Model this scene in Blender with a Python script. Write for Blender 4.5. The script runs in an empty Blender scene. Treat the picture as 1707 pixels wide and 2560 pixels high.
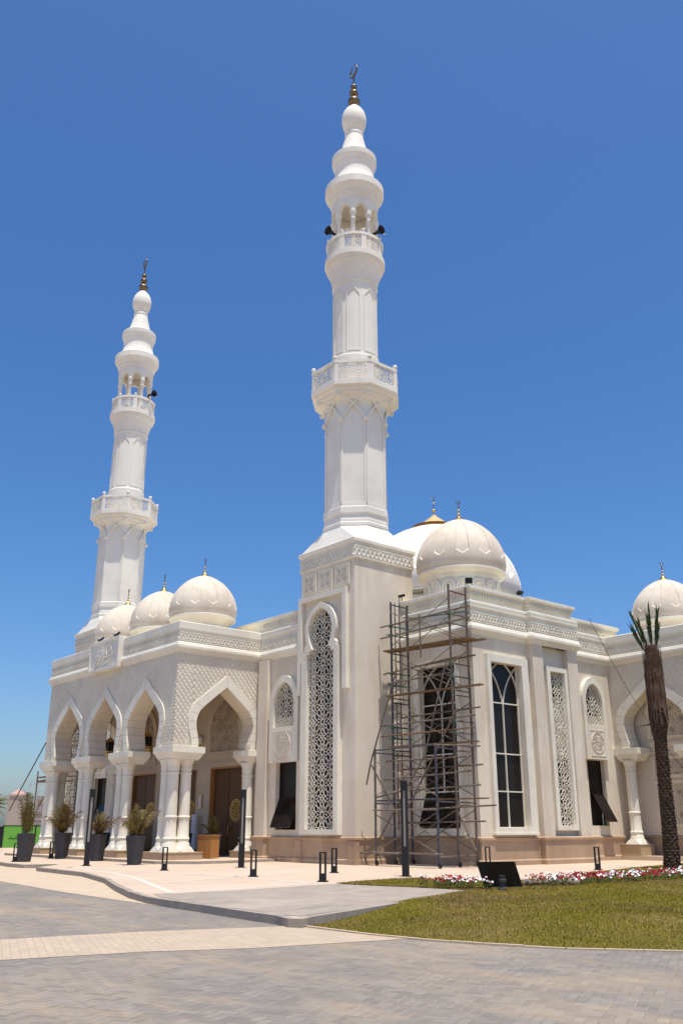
import bpy, bmesh, math, random
from mathutils import Vector, Matrix
from mathutils.geometry import tessellate_polygon
random.seed(7)
R = math.radians
PI = math.pi
scene = bpy.context.scene
COL = scene.collection

# ------------------------------------------------------------------ camera, sky, sun
cam = bpy.data.cameras.new('camera')
camo = bpy.data.objects.new('camera', cam)
COL.objects.link(camo)
camo.location = (0, 0, 1.275)
camo.rotation_euler = (R(90 + 19.18), 0, R(49.93))
cam.sensor_fit = 'AUTO'
cam.sensor_width = 36.0
cam.lens = 2269.5 / 2560 * 36.0
cam.clip_start = 0.1
cam.clip_end = 6000
scene.camera = camo

SUN_EL, SUN_AZ = 76.5, -15.0          # azimuth measured from +X towards +Y
sd = Vector((math.cos(R(SUN_EL)) * math.cos(R(SUN_AZ)), math.cos(R(SUN_EL)) * math.sin(R(SUN_AZ)), math.sin(R(SUN_EL))))
w = bpy.data.worlds.new('World')
scene.world = w
w.use_nodes = True
nt = w.node_tree
bg = nt.nodes['Background']
sky = nt.nodes.new('ShaderNodeTexSky')
sky.sky_type = 'NISHITA'
sky.sun_disc = False
sky.sun_elevation = R(SUN_EL)
sky.sun_rotation = R(90 - SUN_AZ)
sky.air_density = 1.0
sky.dust_density = 1.6
sky.ozone_density = 7.5
sky.altitude = 0
hs = nt.nodes.new('ShaderNodeHueSaturation')
hs.inputs['Hue'].default_value = 0.503
hs.inputs['Saturation'].default_value = 1.20
nt.links.new(sky.outputs[0], hs.inputs['Color'])
nt.links.new(hs.outputs[0], bg.inputs[0])
bg.inputs[1].default_value = 0.15
sl = bpy.data.lights.new('sun', 'SUN')
sl.energy = 5.0
sl.angle = R(0.55)
sl.color = (1.0, 0.945, 0.835)
slo = bpy.data.objects.new('sun', sl)
COL.objects.link(slo)
slo.rotation_euler = sd.to_track_quat('Z', 'Y').to_euler()
scene.view_settings.view_transform = 'Standard'
scene.view_settings.look = 'None'
scene.view_settings.exposure = 0.05
scene.view_settings.gamma = 1.0

# ------------------------------------------------------------------ materials
MATS = {}
def mat(name, c1, c2=None, rough=0.8, scale=3.0, bump=0.0, bscale=40.0, metal=0.0, spec=0.3, detail=5.0, stretch=None, c3=None, s3=0.35, stain=0.0):
    m = bpy.data.materials.new(name)
    m.use_nodes = True
    t = m.node_tree
    b = t.nodes['Principled BSDF']
    b.inputs['Roughness'].default_value = rough
    b.inputs['Metallic'].default_value = metal
    b.inputs['Specular IOR Level'].default_value = spec
    c1 = (*c1, 1)
    b.inputs['Base Color'].default_value = c1
    tc = t.nodes.new('ShaderNodeTexCoord')
    vec = tc.outputs['Object']
    if stretch:
        mp = t.nodes.new('ShaderNodeMapping')
        mp.inputs['Scale'].default_value = stretch
        t.links.new(vec, mp.inputs[0])
        vec = mp.outputs[0]
    if c2:
        n = t.nodes.new('ShaderNodeTexNoise')
        n.inputs['Scale'].default_value = scale
        n.inputs['Detail'].default_value = detail
        n.inputs['Roughness'].default_value = 0.6
        t.links.new(vec, n.inputs['Vector'])
        r = t.nodes.new('ShaderNodeValToRGB')
        r.color_ramp.elements[0].position = 0.32
        r.color_ramp.elements[1].position = 0.68
        r.color_ramp.elements[0].color = c1
        r.color_ramp.elements[1].color = (*c2, 1)
        t.links.new(n.outputs[0], r.inputs[0])
        out = r.outputs[0]
        if c3:
            n2 = t.nodes.new('ShaderNodeTexNoise')
            n2.inputs['Scale'].default_value = s3
            n2.inputs['Detail'].default_value = 6.0
            t.links.new(vec, n2.inputs['Vector'])
            r2 = t.nodes.new('ShaderNodeValToRGB')
            r2.color_ramp.elements[0].position = 0.45
            r2.color_ramp.elements[1].position = 0.62
            t.links.new(n2.outputs[0], r2.inputs[0])
            mx = t.nodes.new('ShaderNodeMix')
            mx.data_type = 'RGBA'
            t.links.new(r2.outputs[0], mx.inputs[0])
            t.links.new(out, mx.inputs[6])
            mx.inputs[7].default_value = (*c3, 1)
            out = mx.outputs[2]
        t.links.new(out, b.inputs['Base Color'])
    if bump:
        n3 = t.nodes.new('ShaderNodeTexNoise')
        n3.inputs['Scale'].default_value = bscale
        n3.inputs['Detail'].default_value = 4.0
        t.links.new(vec, n3.inputs['Vector'])
        bp = t.nodes.new('ShaderNodeBump')
        bp.inputs['Strength'].default_value = bump
        bp.inputs['Distance'].default_value = 0.02
        t.links.new(n3.outputs[0], bp.inputs['Height'])
        t.links.new(bp.outputs[0], b.inputs['Normal'])
    MATS[name] = m
    return m

def brick_mat(name, a, b_, mortar, bw, bh, ms, rot=0.0, rough=0.85, patch=None, pscale=0.25, squash=1.0, plo=0.45, phi=0.65, offset=0.5):
    m = bpy.data.materials.new(name)
    m.use_nodes = True
    t = m.node_tree
    bs = t.nodes['Principled BSDF']
    bs.inputs['Roughness'].default_value = rough
    bs.inputs['Specular IOR Level'].default_value = 0.25
    tc = t.nodes.new('ShaderNodeTexCoord')
    mp = t.nodes.new('ShaderNodeMapping')
    mp.inputs['Rotation'].default_value = (0, 0, R(rot))
    t.links.new(tc.outputs['Object'], mp.inputs[0])
    br = t.nodes.new('ShaderNodeTexBrick')
    br.offset = offset
    br.inputs['Scale'].default_value = 1.0
    br.inputs['Brick Width'].default_value = bw
    br.inputs['Row Height'].default_value = bh
    br.inputs['Mortar Size'].default_value = ms
    br.inputs['Mortar Smooth'].default_value = 0.3
    br.inputs['Color1'].default_value = (*a, 1)
    br.inputs['Color2'].default_value = (*b_, 1)
    br.inputs['Mortar'].default_value = (*mortar, 1)
    t.links.new(mp.outputs[0], br.inputs['Vector'])
    out = br.outputs['Color']
    def layer(out, col, sc, lo, hi, fac, stretch=None):
        n = t.nodes.new('ShaderNodeTexNoise')
        n.inputs['Scale'].default_value = sc
        n.inputs['Detail'].default_value = 8.0
        n.inputs['Roughness'].default_value = 0.62
        if stretch:
            mq = t.nodes.new('ShaderNodeMapping')
            mq.inputs['Scale'].default_value = stretch
            t.links.new(mp.outputs[0], mq.inputs[0])
            t.links.new(mq.outputs[0], n.inputs['Vector'])
        else:
            t.links.new(tc.outputs['Object'], n.inputs['Vector'])
        r = t.nodes.new('ShaderNodeValToRGB')
        r.color_ramp.elements[0].position = lo
        r.color_ramp.elements[1].position = hi
        r.color_ramp.elements[1].color = (fac, fac, fac, 1)
        t.links.new(n.outputs[0], r.inputs[0])
        mx = t.nodes.new('ShaderNodeMix')
        mx.data_type = 'RGBA'
        t.links.new(r.outputs[0], mx.inputs[0])
        t.links.new(out, mx.inputs[6])
        mx.inputs[7].default_value = (*col, 1)
        return mx.outputs[2]
    if patch:
        for p in patch:
            out = layer(out, *p)
    t.links.new(out, bs.inputs['Base Color'])
    bp = t.nodes.new('ShaderNodeBump')
    bp.inputs['Strength'].default_value = 0.35
    bp.inputs['Distance'].default_value = 0.01
    iv = t.nodes.new('ShaderNodeMath')
    iv.operation = 'SUBTRACT'
    iv.inputs[0].default_value = 1.0
    t.links.new(br.outputs['Fac'], iv.inputs[1])
    t.links.new(iv.outputs[0], bp.inputs['Height'])
    t.links.new(bp.outputs[0], bs.inputs['Normal'])
    MATS[name] = m
    return m

WALL = mat('wall_stone', (0.70, 0.615, 0.49), (0.755, 0.68, 0.55), 0.85, 1.4, 0.10, 60, c3=(0.65, 0.56, 0.44), s3=0.8, stretch=(1, 1, 0.55), detail=9)
def weather(m, col, sc, lo, hi, fac, stretch):
    t = m.node_tree; b = t.nodes['Principled BSDF']; src = b.inputs['Base Color'].links[0].from_socket
    tc = t.nodes.new('ShaderNodeTexCoord'); mp = t.nodes.new('ShaderNodeMapping'); mp.inputs['Scale'].default_value = stretch; t.links.new(tc.outputs['Object'], mp.inputs[0])
    n = t.nodes.new('ShaderNodeTexNoise'); n.inputs['Scale'].default_value = sc; n.inputs['Detail'].default_value = 7; n.inputs['Roughness'].default_value = .65; t.links.new(mp.outputs[0], n.inputs['Vector'])
    q = t.nodes.new('ShaderNodeMapRange'); q.inputs[1].default_value = lo; q.inputs[2].default_value = hi; q.inputs[3].default_value = 0; q.inputs[4].default_value = fac; t.links.new(n.outputs[0], q.inputs[0])
    x = t.nodes.new('ShaderNodeMix'); x.data_type = 'RGBA'; t.links.new(q.outputs[0], x.inputs[0]); t.links.new(src, x.inputs[6]); x.inputs[7].default_value = (*col, 1); t.links.new(x.outputs[2], b.inputs['Base Color'])
weather(WALL, (0.47, 0.38, 0.29), 1.0, .55, .78, .55, (2.2, 2.2, .22))
weather(WALL, (0.50, 0.42, 0.33), 5.0, .62, .74, .5, (1.2, 1.2, .5))
TRIM = mat('white_trim', (0.80, 0.76, 0.64), (0.76, 0.715, 0.59), 0.7, 1.5, 0.04, 50, c3=(0.71, 0.655, 0.555), s3=0.9)
MINW = mat('minaret_white', (0.81, 0.775, 0.69), (0.775, 0.735, 0.645), 0.72, 0.9, 0.05, 40, c3=(0.72, 0.675, 0.595), s3=0.6)
DOME = mat('dome_stone', (0.72, 0.64, 0.52), (0.65, 0.565, 0.45), 0.75, 1.6, 0.06, 30, c3=(0.60, 0.515, 0.41), s3=1.1)
MDOME = mat('main_dome_white', (0.82, 0.77, 0.70), (0.79, 0.73, 0.65), 0.75, 1.0)
INNER = mat('portico_tan_shade', (0.55, 0.45, 0.33), (0.60, 0.495, 0.37), 0.85, 1.3, 0.08, 60, c3=(0.50, 0.405, 0.295), s3=0.8)  # tan wall tone, its colour darkened to stand for the portico's inner shade
weather(TRIM, (0.60, 0.52, 0.40), 1.1, .56, .80, .5, (2.6, 2.6, .3))
weather(MINW, (0.60, 0.53, 0.43), 0.9, .54, .78, .45, (2.4, 2.4, .16))
weather(DOME, (0.52, 0.43, 0.33), 1.5, .55, .75, .5, (1.6, 1.6, .5))
RELIEF = mat('relief_cream', (0.69, 0.60, 0.475), (0.73, 0.64, 0.51), 0.8, 2.0, 0.05, 50)
PLINTH = mat('plinth_stone', (0.42, 0.29, 0.185), (0.50, 0.36, 0.24), 0.7, 1.6, 0.06, 30, c3=(0.37, 0.25, 0.16), s3=0.8, stretch=(1, 1, 0.5))
weather(PLINTH, (0.30, 0.19, 0.115), 1.2, .52, .72, .55, (1.6, 1.6, .7))
PAD = mat('pedestal_stone', (0.40, 0.29, 0.18), (0.46, 0.34, 0.22), 0.75, 5, 0.05, 60)
GLASS = mat('dark_glass', (0.014, 0.011, 0.010), (0.020, 0.015, 0.013), rough=0.09, spec=0.16, scale=0.8)
DARK = mat('dark_recess', (0.022, 0.018, 0.015), rough=0.9)
JOINT = mat('joint_tan', (0.42, 0.34, 0.26), rough=0.9)
DOOR = mat('dark_wood', (0.085, 0.036, 0.010), (0.13, 0.058, 0.018), 0.45, 6, 0.1, 20, stretch=(6, 6, 0.6))
WOOD = mat('cabinet_wood', (0.33, 0.15, 0.045), (0.42, 0.20, 0.065), 0.5, 5, 0.05, 20, stretch=(8, 8, 0.7))
PLANK = mat('plank_wood', (0.25, 0.16, 0.08), (0.14, 0.085, 0.045), 0.85, 4, 0.2, 30, stretch=(0.6, 8, 8))
GOLD = mat('gold', (0.72, 0.48, 0.16), (0.62, 0.40, 0.12), 0.32, 8, metal=1.0)
GOLDC = mat('gold_sheet', (0.60, 0.43, 0.20), (0.54, 0.37, 0.16), 0.6, 3, metal=0.1)
BRONZE = mat('bronze', (0.16, 0.11, 0.06), (0.22, 0.16, 0.09), 0.38, 6, metal=0.85)
BLACK = mat('black_metal', (0.012, 0.012, 0.014), (0.02, 0.02, 0.022), 0.5, 8)
POT = mat('charcoal_pot', (0.045, 0.044, 0.047), (0.065, 0.063, 0.066), 0.75, 5, 0.05, 60)
SOIL = mat('soil', (0.10, 0.07, 0.04), (0.06, 0.04, 0.025), 0.95, 14, 0.3, 30)
BLUE = mat('blue_steel', (0.016, 0.022, 0.062), (0.11, 0.10, 0.10), 0.6, 7, stretch=(3, 3, 1))
RUST = mat('rusty_steel', (0.075, 0.042, 0.026), (0.22, 0.18, 0.14), 0.75, 9, stretch=(3, 3, 3))
GREYST = mat('grey_steel', (0.22, 0.19, 0.155), (0.085, 0.055, 0.04), 0.6, 9)
GREENST = mat('green_clamp', (0.05, 0.17, 0.11), (0.10, 0.12, 0.09), 0.7, 9)
REDST = mat('red_steel', (0.20, 0.03, 0.03), (0.14, 0.05, 0.04), 0.6, 8)
BARK = mat('palm_bark', (0.045, 0.026, 0.016), (0.10, 0.065, 0.042), 0.95, 9, 0.5, 25)
STUB = mat('palm_stub', (0.17, 0.125, 0.095), (0.07, 0.045, 0.03), 0.9, 12)
DRYF = mat('dry_frond', (0.19, 0.115, 0.075), (0.055, 0.03, 0.02), 0.95, 9, stretch=(16, 16, 0.6))
FROND = mat('frond_green', (0.028, 0.062, 0.018), (0.055, 0.085, 0.024), 0.6, 5)
POTL = mat('potted_leaf', (0.09, 0.085, 0.014), (0.19, 0.14, 0.03), 0.6, 9)
POTD = mat('potted_leaf_dry', (0.17, 0.10, 0.04), (0.11, 0.06, 0.024), 0.8, 9)
GRASSB = mat('grass_blade', (0.175, 0.158, 0.009), (0.29, 0.235, 0.022), 0.9, 1.3, c3=(0.22, 0.15, 0.045), s3=0.45, detail=8, spec=0.05)
LAWN = mat('lawn_soil', (0.12, 0.10, 0.010), (0.17, 0.13, 0.018), 0.95, 1.6, 0.4, 60, c3=(0.21, 0.14, 0.05), s3=0.5, detail=8)
LEAF = mat('flower_leaf', (0.03, 0.07, 0.015), (0.06, 0.10, 0.025), 0.7, 8)
RED = mat('red_petal', (0.36, 0.008, 0.022), (0.28, 0.005, 0.015), 0.6, 9)
WHITEP = mat('white_petal', (0.80, 0.80, 0.78), rough=0.6)
HOARD = mat('green_board', (0.13, 0.37, 0.05), (0.15, 0.40, 0.06), 0.6, 2)
HOARDT = mat('board_lettering', (0.03, 0.09, 0.02), rough=0.7)
FARW = mat('far_wall', (0.37, 0.305, 0.26), (0.34, 0.28, 0.24), 0.9, 0.3)
FARW2 = mat('far_wall_grey', (0.27, 0.24, 0.235), rough=0.9)
FARR = mat('far_roof_pink', (0.50, 0.30, 0.27), (0.46, 0.27, 0.24), 0.9, 0.5)  # roof pink muted, distance haze put into the colour
CRANE = mat('crane_steel', (0.38, 0.36, 0.38), rough=0.7)
WHITEB = mat('white_board', (0.66, 0.68, 0.74), rough=0.5)
LAMPG = mat('lamp_glass', (0.55, 0.56, 0.52), rough=0.15)
DIFF = mat('lamp_diffuser', (0.30, 0.28, 0.25), rough=0.5)
KERB = mat('kerb_stone', (0.31, 0.262, 0.215), (0.38, 0.32, 0.265), 0.9, 3, 0.2, 30)
STONE = mat('debris_stone', (0.10, 0.09, 0.085), (0.26, 0.23, 0.20), 0.9, 5, 0.3, 20)
WIRE = mat('wire_black', (0.015, 0.015, 0.015), rough=0.6)
TILE = brick_mat('plaza_tile', (0.53, 0.405, 0.30), (0.57, 0.44, 0.33), (0.46, 0.35, 0.26), 0.6, 0.6, 0.006, 0, 0.7,
                 patch=[((0.60, 0.49, 0.39), 0.35, 0.45, 0.7, 0.7), ((0.48, 0.36, 0.26), 1.3, 0.5, 0.75, 0.5)], offset=0.0)
BAND = mat('plaza_band', (0.64, 0.57, 0.49), (0.60, 0.52, 0.43), 0.75, 3)
GREYP = brick_mat('grey_paving', (0.31, 0.262, 0.215), (0.355, 0.30, 0.248), (0.26, 0.215, 0.17), 0.5, 0.25, 0.008, 62, 0.8,
                  patch=[((0.235, 0.205, 0.18), 1.0, 0.52, 0.66, 0.6, (0.35, 2.2, 1)), ((0.52, 0.43, 0.34), 0.6, 0.5, 0.72, 0.6)])
def herring_mat(name, cols, joint, sand, w_=0.10, rot=62, jw=0.055):
    m = bpy.data.materials.new(name); m.use_nodes = True; t = m.node_tree; N = t.nodes; K = t.links
    bs = N['Principled BSDF']; bs.inputs['Roughness'].default_value = 0.85; bs.inputs['Specular IOR Level'].default_value = 0.2
    def val(x):
        return x
    def mth(op, a, b=None):
        n = N.new('ShaderNodeMath'); n.operation = op
        for i_, v in enumerate((a, b)):
            if v is None: continue
            if isinstance(v, (int, float)): n.inputs[i_].default_value = v
            else: K.new(v, n.inputs[i_])
        return n.outputs[0]
    tc = N.new('ShaderNodeTexCoord'); mp = N.new('ShaderNodeMapping')
    mp.inputs['Rotation'].default_value = (0, 0, R(rot)); mp.inputs['Scale'].default_value = (1 / w_, 1 / w_, 1)
    K.new(tc.outputs['Object'], mp.inputs[0])
    sx = N.new('ShaderNodeSeparateXYZ'); K.new(mp.outputs[0], sx.inputs[0])
    u, v = sx.outputs[0], sx.outputs[1]
    i_, j_ = mth('FLOOR', u), mth('FLOOR', v)
    fu, fv = mth('SUBTRACT', u, i_), mth('SUBTRACT', v, j_)
    mm = mth('FLOORED_MODULO', mth('SUBTRACT', i_, j_), 4.0)
    eq = lambda k: mth('COMPARE', mm, float(k))
    e = []
    for k in range(4):
        n = N.new('ShaderNodeMath'); n.operation = 'COMPARE'; K.new(mm, n.inputs[0]); n.inputs[1].default_value = k; n.inputs[2].default_value = .1; e.append(n.outputs[0])
    dl = mth('ADD', fu, e[1]); dr = mth('ADD', mth('SUBTRACT', 1.0, fu), e[0])
    db = mth('ADD', fv, e[2]); dt = mth('ADD', mth('SUBTRACT', 1.0, fv), e[3])
    d = mth('MINIMUM', mth('MINIMUM', dl, dr), mth('MINIMUM', db, dt))
    jm = N.new('ShaderNodeMapRange'); K.new(d, jm.inputs[0]); jm.inputs[1].default_value = jw * .5; jm.inputs[2].default_value = jw * 1.6; jm.inputs[3].default_value = 1.0; jm.inputs[4].default_value = 0.0
    cx = N.new('ShaderNodeCombineXYZ'); K.new(mth('SUBTRACT', i_, e[1]), cx.inputs[0]); K.new(mth('SUBTRACT', j_, e[2]), cx.inputs[1])
    wn = N.new('ShaderNodeTexWhiteNoise'); wn.noise_dimensions = '2D'; K.new(cx.outputs[0], wn.inputs['Vector'])
    r = N.new('ShaderNodeValToRGB'); el = r.color_ramp.elements
    el[0].color = (*cols[0], 1); el[1].color = (*cols[-1], 1)
    for k, c in enumerate(cols[1:-1]): q = el.new((k + 1) / (len(cols) - 1)); q.color = (*c, 1)
    K.new(wn.outputs['Value'], r.inputs[0])
    out = r.outputs[0]
    def noise(sc, lo, hi, hi_v=1.0, st=(1, 1, 1), det=8):
        mq = N.new('ShaderNodeMapping'); mq.inputs['Rotation'].default_value = (0, 0, R(rot)); mq.inputs['Scale'].default_value = st; K.new(tc.outputs['Object'], mq.inputs[0])
        n = N.new('ShaderNodeTexNoise'); n.inputs['Scale'].default_value = sc; n.inputs['Detail'].default_value = det; n.inputs['Roughness'].default_value = .62; K.new(mq.outputs[0], n.inputs['Vector'])
        q = N.new('ShaderNodeMapRange'); K.new(n.outputs[0], q.inputs[0]); q.inputs[1].default_value = lo; q.inputs[2].default_value = hi; q.inputs[3].default_value = 0; q.inputs[4].default_value = hi_v
        return q.outputs[0]
    def mix(fac, a, b):
        x = N.new('ShaderNodeMix'); x.data_type = 'RGBA'; K.new(fac, x.inputs[0])
        for s_, v_ in ((6, a), (7, b)):
            if isinstance(v_, tuple): x.inputs[s_].default_value = (*v_, 1)
            else: K.new(v_, x.inputs[s_])
        return x.outputs[2]
    out = mix(noise(.6, .5, .66, .55, (.5, 2.0, 1)), out, cols[0])                     # dark stained areas
    jcol = mix(noise(.4, .46, .58, 1.0), joint, sand)                                    # joints hold sand in places
    out = mix(mth('MULTIPLY', jm.outputs[0], .85), out, jcol)
    out = mix(noise(.33, .50, .68, .55, (.6, 1.6, 1)), out, sand)                        # thin drifts of sand
    out = mix(noise(2.4, .54, .70, .32, (.5, 1.3, 1)), out, sand)
    out = mix(noise(5.0, .55, .70, .45, (.4, 1.5, 1)), out, cols[0])
    out = mix(noise(16.0, .58, .70, .35), out, cols[0])
    K.new(out, bs.inputs['Base Color'])
    bp = N.new('ShaderNodeBump'); bp.inputs['Strength'].default_value = .5; bp.inputs['Distance'].default_value = .008
    K.new(mth('ADD', mth('SUBTRACT', 1.0, jm.outputs[0]), mth('MULTIPLY', wn.outputs['Value'], .4)), bp.inputs['Height']); K.new(bp.outputs[0], bs.inputs['Normal'])
    MATS[name] = m
    return m
ROAD = herring_mat('grey_pavers', [(0.185, 0.166, 0.148), (0.218, 0.195, 0.172), (0.232, 0.208, 0.183), (0.262, 0.234, 0.205)], (0.18, 0.155, 0.13), (0.42, 0.31, 0.19))
TANS = brick_mat('tan_pavers', (0.44, 0.345, 0.255), (0.49, 0.39, 0.29), (0.39, 0.285, 0.18), 0.20, 0.10, 0.005, 20, 0.8,
                 patch=[((0.36, 0.29, 0.22), 1.6, 0.5, 0.7, 0.5), ((0.36, 0.30, 0.24), 0.5, 0.55, 0.75, 0.5)])
SAND = mat('sand_patch', (0.48, 0.37, 0.265), (0.53, 0.42, 0.30), 0.95, 2, 0.2, 40)
DESERT = mat('desert_ground', (0.52, 0.41, 0.30), (0.58, 0.46, 0.34), 0.95, 0.05)

# ------------------------------------------------------------------ mesh helpers
class MB:
    def __init__(s):
        s.v = []; s.f = []; s.m = []
    def add(s, vs, fs, mi=0):
        o = len(s.v)
        s.v.extend([tuple(p) for p in vs])
        for f in fs:
            s.f.append(tuple(i + o for i in f)); s.m.append(mi)
    def box(s, x0, x1, y0, y1, z0, z1, mi=0):
        s.add([(x, y, z) for z in (z0, z1) for y in (y0, y1) for x in (x0, x1)],
              [(0, 2, 3, 1), (4, 5, 7, 6), (0, 1, 5, 4), (2, 6, 7, 3), (0, 4, 6, 2), (1, 3, 7, 5)], mi)
    def pbox(s, F, u0, u1, z0, z1, d0, d1, mi=0):
        s.add([F(u, z, d) for d in (d0, d1) for z in (z0, z1) for u in (u0, u1)],
              [(0, 2, 3, 1), (4, 5, 7, 6), (0, 1, 5, 4), (2, 6, 7, 3), (0, 4, 6, 2), (1, 3, 7, 5)], mi)
    def bar(s, F, p, q, wd, d0, d1, mi=0, ext=0.0):
        dx, dz = q[0] - p[0], q[1] - p[1]
        L = math.hypot(dx, dz)
        if L < 1e-5: return
        nx, nz = -dz / L * wd / 2, dx / L * wd / 2
        ex, ez = dx / L * ext, dz / L * ext
        a = (p[0] - ex, p[1] - ez); b = (q[0] + ex, q[1] + ez)
        c = [(a[0] + nx, a[1] + nz), (b[0] + nx, b[1] + nz), (b[0] - nx, b[1] - nz), (a[0] - nx, a[1] - nz)]
        s.add([F(x, z, d0) for x, z in c] + [F(x, z, d1) for x, z in c],
              [(4, 5, 6, 7), (0, 1, 5, 4), (1, 2, 6, 5), (2, 3, 7, 6), (3, 0, 4, 7)], mi)
    def prism(s, F, polys, d0, d1, mi=0, mside=None, back=True):
        if not isinstance(polys[0][0], (tuple, list)): polys = [polys]
        flat = [p for pl in polys for p in pl]
        tri = tessellate_polygon([[Vector((p[0], p[1], 0)) for p in pl] for pl in polys])
        n = len(flat)
        s.add([F(p[0], p[1], d1) for p in flat], tri, mi)
        if back: s.add([F(p[0], p[1], d0) for p in flat], tri, mi)
        for pl in polys:
            k = len(pl)
            s.add([F(p[0], p[1], d0) for p in pl] + [F(p[0], p[1], d1) for p in pl],
                  [(i, (i + 1) % k, (i + 1) % k + k, i + k) for i in range(k)], mi if mside is None else mside)
    def strip(s, F, a, b, d0, d1, mi=0, gap=0.0, mg=None):
        """band between two outlines of equal length; voussoir gaps every few points"""
        n = len(a)
        for i in range(n - 1):
            vs = [a[i], a[i + 1], b[i + 1], b[i]]
            s.add([F(x, z, d0) for x, z in vs] + [F(x, z, d1) for x, z in vs],
                  [(4, 5, 6, 7), (0, 1, 5, 4), (2, 3, 7, 6)] + ([(3, 0, 4, 7)] if i == 0 else []) + ([(1, 2, 6, 5)] if i == n - 2 else []), mi)
    def lathe(s, cx, cy, prof, seg=32, mi=0, mod=None, a0=0.0, cap=True):
        rings = []
        for r, z in prof:
            ring = []
            for i in range(seg):
                a = a0 + 2 * PI * i / seg
                rr = r * (mod(i, z) if mod else 1.0)
                ring.append((cx + rr * math.cos(a), cy + rr * math.sin(a), z))
            rings.append(ring)
        vs = [p for r_ in rings for p in r_]
        fs = []
        for j in range(len(prof) - 1):
            for i in range(seg):
                k = (i + 1) % seg
                fs.append((j * seg + i, j * seg + k, (j + 1) * seg + k, (j + 1) * seg + i))
        if cap:
            if prof[0][0] > 1e-4: fs.append(tuple(range(seg - 1, -1, -1)))
            if prof[-1][0] > 1e-4: fs.append(tuple(range((len(prof) - 1) * seg, len(prof) * seg)))
        s.add(vs, fs, mi)
    def ball(s, x, y, z, r, mi=0, seg=14, sz=1.0):
        n = max(4, seg // 2)
        s.lathe(x, y, [(max(1e-4, r * math.sin(PI * j / n)), z - r * sz * math.cos(PI * j / n)) for j in range(n + 1)], seg, mi, cap=False)
    def tube(s, p, q, r, n=6, mi=0, r2=None):
        p = Vector(p); q = Vector(q); d = q - p
        if d.length < 1e-6: return
        z = d.normalized()
        x = z.orthogonal().normalized(); y = z.cross(x)
        r2 = r if r2 is None else r2
        vs = [p + (x * math.cos(2 * PI * i / n) + y * math.sin(2 * PI * i / n)) * r for i in range(n)] + \
             [q + (x * math.cos(2 * PI * i / n) + y * math.sin(2 * PI * i / n)) * r2 for i in range(n)]
        s.add(vs, [(i, (i + 1) % n, (i + 1) % n + n, i + n) for i in range(n)] + [tuple(range(n - 1, -1, -1)), tuple(range(n, 2 * n))], mi)
    def path(s, pts, r, n=6, mi=0):
        for a, b in zip(pts[:-1], pts[1:]): s.tube(a, b, r if not callable(r) else r(0), n, mi)
    def sweep(s, pts, prof, closed=False, mi=0, side=1):
        """sweep profile [(offset, z)] along plan polyline, mitred; outward = right of travel * side"""
        n = len(pts); P = [Vector((p[0], p[1])) for p in pts]
        outs = []
        for i in range(n):
            dirs = []
            if closed or i > 0: dirs.append((P[i] - P[i - 1]).normalized())
            if closed or i < n - 1: dirs.append((P[(i + 1) % n] - P[i]).normalized())
            ns = [Vector((d.y, -d.x)) * side for d in dirs]
            m = ns[0] if len(ns) == 1 else (ns[0] + ns[1])
            if len(ns) == 2:
                m = m / max(0.2, (1 + ns[0].dot(ns[1])))
            outs.append(m)
        k = len(prof); vs = []
        for i in range(n):
            for o, z in prof:
                q = P[i] + outs[i] * o
                vs.append((q.x, q.y, z))
        fs = []
        for i in range(n if closed else n - 1):
            j = (i + 1) % n
            for a in range(k - 1):
                fs.append((i * k + a, j * k + a, j * k + a + 1, i * k + a + 1))
        s.add(vs, fs, mi)
        if not closed:
            s.add(vs[:k], [tuple(range(k))], mi); s.add(vs[-k:], [tuple(range(k))], mi)
    def build(s, name, mats, parent=None, smooth=False, angle=38, recalc=True, merge=False):
        me = bpy.data.meshes.new(name)
        me.from_pydata(s.v, [], s.f)
        if not isinstance(mats, (list, tuple)): mats = [mats]
        for m in mats: me.materials.append(m)
        if len(mats) > 1: me.polygons.foreach_set('material_index', s.m)
        if recalc or merge:
            bm = bmesh.new(); bm.from_mesh(me)
            if merge: bmesh.ops.remove_doubles(bm, verts=bm.verts, dist=1e-4)
            bmesh.ops.recalc_face_normals(bm, faces=bm.faces)
            bm.to_mesh(me); bm.free()
        if smooth:
            me.shade_smooth(); me.set_sharp_from_angle(angle=R(angle))
        o = bpy.data.objects.new(name, me)
        COL.objects.link(o)
        if parent: o.parent = parent
        return o

def tag(o, label, cat, group=None):
    o['label'] = label; o['category'] = cat
    if group: o['group'] = group
    return o
def struct(o, kind='structure'):
    o['kind'] = kind
    return o
def empty(name, loc=(0, 0, 0), label=None, cat=None, group=None, rz=0.0):
    o = bpy.data.objects.new(name, None)
    COL.objects.link(o); o.location = loc; o.rotation_euler = (0, 0, rz)
    o.empty_display_size = 0.3
    if label: tag(o, label, cat, group)
    return o
def copy_tree(o, loc, label=None, rz=None, sc=None):
    def rec(a, par):
        c = a.copy(); COL.objects.link(c)
        if par: c.parent = par
        for ch in KIDS.get(a.name, [x for x in a.children]): rec(ch, c)
        return c
    KIDS = {}
    c = rec(o, None)
    c.location = loc
    if label: c['label'] = label
    if rz is not None: c.rotation_euler = (0, 0, rz)
    if sc is not None: c.scale = sc
    return c

def FY(y): return lambda u, z, d: (u, y - d, z)          # face looking to -Y
def FX(x): return lambda u, z, d: (x + d, u, z)          # face looking to +X
def FXM(x): return lambda u, z, d: (x - d, u, z)         # face looking to -X
def FZ(z0): return lambda u, v, d: (u, v, z0 + d)

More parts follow.
